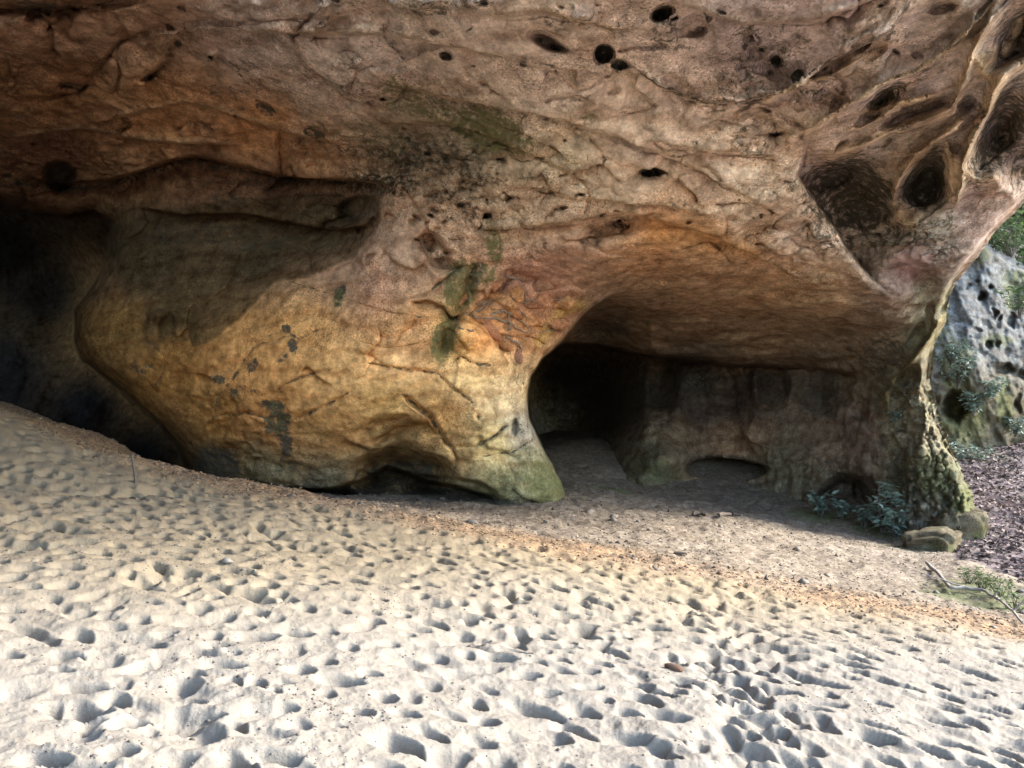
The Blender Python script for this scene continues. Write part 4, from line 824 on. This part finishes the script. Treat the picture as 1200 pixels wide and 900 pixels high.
# evergreen bush clinging to the foot of the cliff
for (px, py, n, h, lab) in ((1118, 440, 12, 1.5, 'grey-green evergreen bush hanging on the cliff beside the rock pillar'), (1112, 412, 8, 0.9, 'small grey-green bush high on the cliff beside the rock pillar'), (1138, 470, 9, 0.9, 'drooping evergreen bush above the mossy patch of the cliff'), (1160, 452, 7, 0.7, 'little leafy bush in the middle of the pitted cliff'), (1186, 496, 8, 0.8, 'leafy bush low on the cliff above the leaf slope')):
    i = int((py - 190) / 1.6); j = int((px - 1020) / 1.6); p = pc3[i, j] + np.array((0, -0.25, -0.5))
    plant('evergreen_bush', p, n, h, 0.22, 24, lab, 'bush', spread=0.7, droop=0.4)
for (px, py, lab) in ((1122, 523, 'low leafy ground plant at the foot of the cliff next to the pillar'), (1146, 522, 'low spreading leafy plant under the mossy part of the cliff')):
    b = on_ground(px, py, 28.0); plant('ground_plant', b, 14, 0.6, 0.16, 14, lab, 'plant', spread=1.2)
# seedlings by the little arch at the pillar foot
for (px, py, d, n, h, lf, lab) in ((962, 590, 21.6, 9, 0.65, 0.22, 'small pale green seedling left of the low hollow in the back wall'), (985, 592, 21.0, 8, 0.5, 0.2, 'low pale green seedling in front of the hollow in the back wall'), (1012, 592, 20.4, 8, 0.55, 0.2, 'small pale green seedling right of the low hollow in the back wall'), (1036, 600, 19.8, 10, 1.25, 0.27, 'tall leafy evergreen seedling standing against the rock pillar'), (1048, 606, 19.3, 10, 0.8, 0.23, 'bushy evergreen seedling at the foot of the rock pillar')):
    b = on_ground(px, py, d); plant('seedling', b, n, h, lf, 12, lab, 'plant', spread=0.55)
p = rock_pt(1047, 492, 0.05); plant('fern', p, 6, 0.35, 0.14, 9, 'small fern growing in a crack of the rock pillar', 'fern', spread=0.9, droop=0.4)
for (px, py, d, lab) in ((1150, 685, 13.0, 'low green shrublet behind the pale fallen branch'), (1175, 695, 12.5, 'leafy green shrublet on the leaf slope above the fallen branch'), (1190, 712, 11.8, 'small green shrublet beside the right end of the fallen branch'), (1135, 678, 13.6, 'tiny mossy shrublet left of the green shrublets by the branch')):
    b = on_ground(px, py, d); plant('shrublet', b, 10, 0.32, 0.075, 16, lab, 'plant', mat=M_FERN, spread=0.9)

# ------------------------------------------------------------------ loose things
def stick(name, pix, rad, label, cat='stick', mat=M_WOOD, twigs=0, lift=0.0, group=None):
    pts = np.array([find_ground(*q) + (0, 0, rad + lift) for q in pix]); base = pts[0].copy(); pts = pts - base
    t = np.linspace(0, len(pts) - 1, 4 * len(pts)); i = np.minimum(t.astype(int), len(pts) - 2); f = (t - i)[:, None]; pp = pts[i] * (1 - f) + pts[i + 1] * f
    pp += 0.25 * rad * rng.normal(size=pp.shape)
    e = empty(name, base); V, Fq = tube([(pp, np.linspace(rad, rad * 0.45, len(pp)) * rng.uniform(0.85, 1.15, len(pp)))], 7); mesh_np('shaft', V, Fq, mat, e)
    for k in range(twigs):
        a = pp[random.randint(2, len(pp) - 3)]; b = a + np.array((random.gauss(0, .3), random.gauss(0, .2), random.uniform(0.05, .25))); V, Fq = tube([(bend_path(a, b, 5, 0.06), np.linspace(rad * .5, rad * .15, 5))], 5); mesh_np('twig', V, Fq, mat, e)
    return thing(e, label, cat, group)
b = find_ground(160, 565); e = empty('stake', b)
V, Fq = tube([(np.array([(0, 0, -0.15), (-0.02, 0, 0.1), (-0.05, 0.0, 0.28), (-0.075, 0.01, 0.40)]), np.array([0.022, 0.022, 0.02, 0.019]))], 8); mesh_np('shaft', V, Fq, M_WOOD, e)
V, Fq = tube([(np.array([(-0.075, 0.01, 0.36), (-0.05, 0.01, 0.405), (-0.095, 0.01, 0.415)]), np.array([0.014, 0.02, 0.012]))], 6); mesh_np('knot', V, Fq, M_WOOD, e)
thing(e, 'short wooden stake stuck upright in the sand below the dark recess', 'stake')
stick('fallen_branch', [(1086, 664), (1100, 678), (1114, 695), (1130, 694), (1150, 697), (1170, 708), (1186, 722), (1200, 737)], 0.035, 'long pale fallen branch lying on the ground right of the sand', 'branch', M_PALEWOOD, 5, 0.05)
stick('dead_stick', [(812, 605), (822, 605), (828, 607)], 0.05, 'short dark stick on the soil below the low slot in the back wall', mat=M_WOOD)
stick('dead_stick', [(842, 607), (856, 605), (868, 607)], 0.06, 'thicker dark stick on the soil right of another short stick', mat=M_WOOD)
stick('dead_stick', [(783, 600), (795, 598)], 0.035, 'tiny dark stick on the soil in front of the tunnel', mat=M_WOOD)
stick('dead_stick', [(790, 649), (805, 652)], 0.03, 'brown twig lying in the orange soil at the rim of the sand', mat=M_WOOD)
b = find_ground(790, 785); o = rough_stone('driftwood_chunk', b + (0, 0, 0.012), (0.07, 0.03, 0.028), M_DRIFT); thing(o, 'reddish brown chunk of rotten wood lying in the pale sand', 'wood')
o.rotation_euler = (0.1, 0.15, -0.35)
for (px, py, sz, lab) in ((690, 601, 0.14, 'dark brown stone on the soil in front of the tunnel mound'), (719, 607, 0.13, 'pale stone on the soil in front of the tunnel'), (698, 610, 0.06, 'small stone beside the dark brown stone in front of the tunnel'), (764, 592, 0.07, 'small pebble on the soil at the tunnel mouth'), (640, 612, 0.08, 'small stone on the soil at the foot of the rock spur'), (553, 613, 0.10, 'flat grey stone between the rock spur and the sand'), (770, 668, 0.05, 'pebble in the orange rim of the sand')):
    b = find_ground(px, py); thing(rough_stone('stone', b + (0, 0, sz * 0.12), (sz, sz * 0.7, sz * 0.45), M_STONE), lab, 'stone')
for (px, py, d, sz, lab) in ((1092, 630, 17.6, (0.70, 0.5, 0.42), 'large pale boulder at the foot of the mossy rock pillar'), (1122, 606, 18.6, (0.5, 0.5, 0.75), 'mossy upright boulder against the outer side of the rock pillar')):
    b = on_ground(px, py, d); thing(rough_stone('boulder', b + (0, 0, -sz[2] * 0.1), sz, ROCK), lab, 'boulder')

# broken plates wedged in the joint of the spur
import bmesh as _b
PLATES = ((588, 350, 34, 16, 25), (604, 342, 28, 18, 40), (572, 384, 36, 13, 48), (588, 398, 34, 13, 52), (604, 414, 26, 11, 62), (628, 350, 34, 20, -8), (655, 352, 34, 16, -6), (560, 362, 26, 11, -28), (616, 374, 30, 13, 22), (645, 374, 30, 14, 8), (542, 352, 22, 11, -38), (578, 332, 24, 13, -52), (636, 334, 26, 14, 4), (600, 366, 26, 10, 30), (560, 372, 22, 9, 44))
for (px, py, ln, wd, an) in PLATES:
    c0 = rock_pt(px, py, 0.0); sc_ = c0[1] / F; n = random.randint(5, 7); ta = radians(-an); out = []
    for k in range(n):
        t = 2 * math.pi * (k + random.uniform(-0.25, 0.25)) / n; rr = random.uniform(0.8, 1.25); a_, b_ = 0.5 * ln * sc_ * math.cos(t) * rr, 0.5 * wd * sc_ * math.sin(t) * rr
        out.append((a_ * math.cos(ta) - b_ * math.sin(ta), a_ * math.sin(ta) + b_ * math.cos(ta)))
    tz, tx = random.uniform(-0.55, 0.25), random.uniform(-0.4, 0.4); th = random.uniform(0.03, 0.09); ring = []
    for (x0, z0), (x1, z1) in zip(out, out[1:] + out[:1]):                  # broken edges: extra points, jittered
        for q in (0, 0.35, 0.7): ring.append((x0 + (x1 - x0) * q + random.gauss(0, .012), z0 + (z1 - z0) * q + random.gauss(0, .012)))
    m = len(ring)
    V = [(x, -th + tz * z + tx * x, z) for x, z in ring] + [(x * 1.04, 0.30 + tz * z + tx * x, z * 1.04) for x, z in ring] + [(x * 0.5, -th - 0.012 + tz * z * 0.5 + tx * x * 0.5 + random.gauss(0, .008), z * 0.5) for x, z in ring] + [(0, -th, 0)]
    Fq = [(i, (i + 1) % m, m + (i + 1) % m, m + i) for i in range(m)] + [(i, 2 * m + i, 2 * m + (i + 1) % m, (i + 1) % m) for i in range(m)]
    V = np.array(V) + c0; Fq3 = [(q[0], q[1], q[2]) for q in Fq] + [(q[0], q[2], q[3]) for q in Fq] + [(2 * m + i, 3 * m, 2 * m + (i + 1) % m) for i in range(m)]
    tn = lin(random.choice(((170, 122, 86), (158, 112, 84), (178, 132, 92), (140, 104, 84)))) * 1.3
    o = mesh_np('rock_plate', V, Fq3, ROCK, ROCKS['rock_spur'], attrs=dict(tint=np.tile(tn, (len(V), 1)), moss=np.zeros(len(V)), dark=np.full(len(V), 0.1), rough=np.full(len(V), 0.7)), smooth=False)
# roots creeping along that joint
ROOTS = ([(532, 318), (548, 320), (562, 322)], [(563, 305), (565, 318), (560, 332)], [(552, 370), (568, 358), (585, 340), (592, 322)], [(556, 372), (580, 372), (600, 378), (612, 388), (640, 385), (660, 386)], [(590, 348), (605, 352), (618, 354)], [(592, 322), (606, 325), (612, 338), (616, 350), (635, 352), (655, 348), (672, 347)], [(530, 372), (538, 385), (552, 390), (560, 382)], [(594, 395), (605, 402), (608, 412), (603, 428)], [(575, 368), (590, 362), (606, 372), (618, 385)], [(580, 340), (600, 355), (618, 372)], [(548, 352), (560, 356), (575, 350)], [(594, 366), (596, 384), (592, 398), (598, 416)])
for k, pl in enumerate(ROOTS):
    pts = np.array([rock_pt(x, y, 0.07) for x, y in pl]); t = np.linspace(0, len(pl) - 1, 5 * len(pl)); i = np.minimum(t.astype(int), len(pl) - 2); f = (t - i)[:, None]
    pp = pts[i] * (1 - f) + pts[i + 1] * f + rng.normal(size=(len(t), 3)) * 0.018; base = pp[0].copy()
    V, Fq = tube([(pp - base, np.linspace(0.024, 0.008, len(pp)) * rng.uniform(0.8, 1.2, len(pp)))], 6); o = mesh_np('root', V, Fq, M_ROOT); o.location = base
    thing(o, 'thin weathered root creeping along the broken joint of the rock spur', 'root', 'roots in the joint of the rock spur')

# ------------------------------------------------------------------ litter that nobody could count
def scatter(weight, n):
    wgt = weight.ravel().astype(float); idx = rng.choice(wgt.size, n, p=wgt / wgt.sum()); i, j = np.unravel_index(idx, weight.shape)
    u = us[j] + rng.uniform(-1, 1, n) * (us[1] - us[0]); d = ds[i] + rng.uniform(0, 1, n) * np.gradient(ds)[i]
    x, y = u * d, d; return np.stack([x, y, gz_at(x, y)], -1)
vis = (np.abs(us)[None] < 0.80) & (ds[:, None] < 34)
# litter lies evenly over the ground: weight by cell area
area = (ds * np.gradient(ds))[:, None] * np.ones((1, len(us)))
p = scatter(area * vis * (litter > 0.5) * (GX < 26), 16000); d = rng.normal(size=p.shape); d[:, 2] *= 0.35
V, Fq = leaf_cloud(p + (0, 0, 0.02), d, 0.15, 0.045); mesh_np('leaf_litter', V, Fq, M_LITTER, smooth=False, kind='stuff')['label'] = 'dead leaves carpeting the slope outside the cave'
p = scatter(area * vis * ((1 - sandm) * (1 - outm) * (es > -12) + 1.5 * ochre * (ochre > 0.3)), 26000); d = rng.normal(size=p.shape); d[:, 2] *= 0.3
V, Fq = leaf_cloud(p + (0, 0, 0.006), d, 0.055, 0.016); mesh_np('leaf_crumbs', V, Fq, M_DUFF, smooth=False, kind='stuff')['label'] = 'leaf and bark crumbs strewn over the brown soil'
cl = sstep(0.0, 0.6, fbm(P3 + 8, 0.9, 3)) + 0.12
p = scatter(np.sqrt(area) * vis * cl * (sandm > 0.6) * (GY < 13), 8000); n = len(p); r = (rng.gamma(2.0, 0.0026, n) + 0.002)[:, None, None]
octa = np.array([(1, 0, 0), (-1, 0, 0), (0, 1, 0), (0, -1, 0), (0, 0, 1), (0, 0, -0.6)]) * np.array((1.0, 0.8, 0.7))
V = (p[:, None] + octa[None] * r * rng.uniform(0.7, 1.3, (n, 6, 1))).reshape(-1, 3); of = np.array([(0, 2, 4), (2, 1, 4), (1, 3, 4), (3, 0, 4), (2, 0, 5), (1, 2, 5), (3, 1, 5), (0, 3, 5)])
mesh_np('sand_crumbs', V, (np.arange(n)[:, None, None] * 6 + of[None]).reshape(-1, 3), M_CRUMB, smooth=False, kind='stuff')['label'] = 'loose crumbs of damp sand scattered on the slope'
p = scatter(area * vis * ochre * (ochre > 0.15) * (1 - outm), 9000); n = len(p); r = (rng.gamma(2.0, 0.007, n) + 0.006)[:, None, None]
V = (p[:, None] + octa[None] * r * rng.uniform(0.6, 1.4, (n, 6, 1))).reshape(-1, 3)
mesh_np('soil_clods', V, (np.arange(n)[:, None, None] * 6 + of[None]).reshape(-1, 3), M_CLOD, smooth=False, kind='stuff')['label'] = 'orange-brown clods along the rim of the sand'
p = scatter(area * vis * (1 - sandm) * (1 - outm) * (es > -9), 700); n = len(p); r = (rng.gamma(1.6, 0.016, n) + 0.012)[:, None, None]
V = (p[:, None] + octa[None] * r * rng.uniform(0.5, 1.5, (n, 6, 1))).reshape(-1, 3)
mesh_np('rock_grit', V, (np.arange(n)[:, None, None] * 6 + of[None]).reshape(-1, 3), M_STONE, smooth=False, kind='stuff')['label'] = 'small rock crumbs fallen on the soil floor of the alcove'
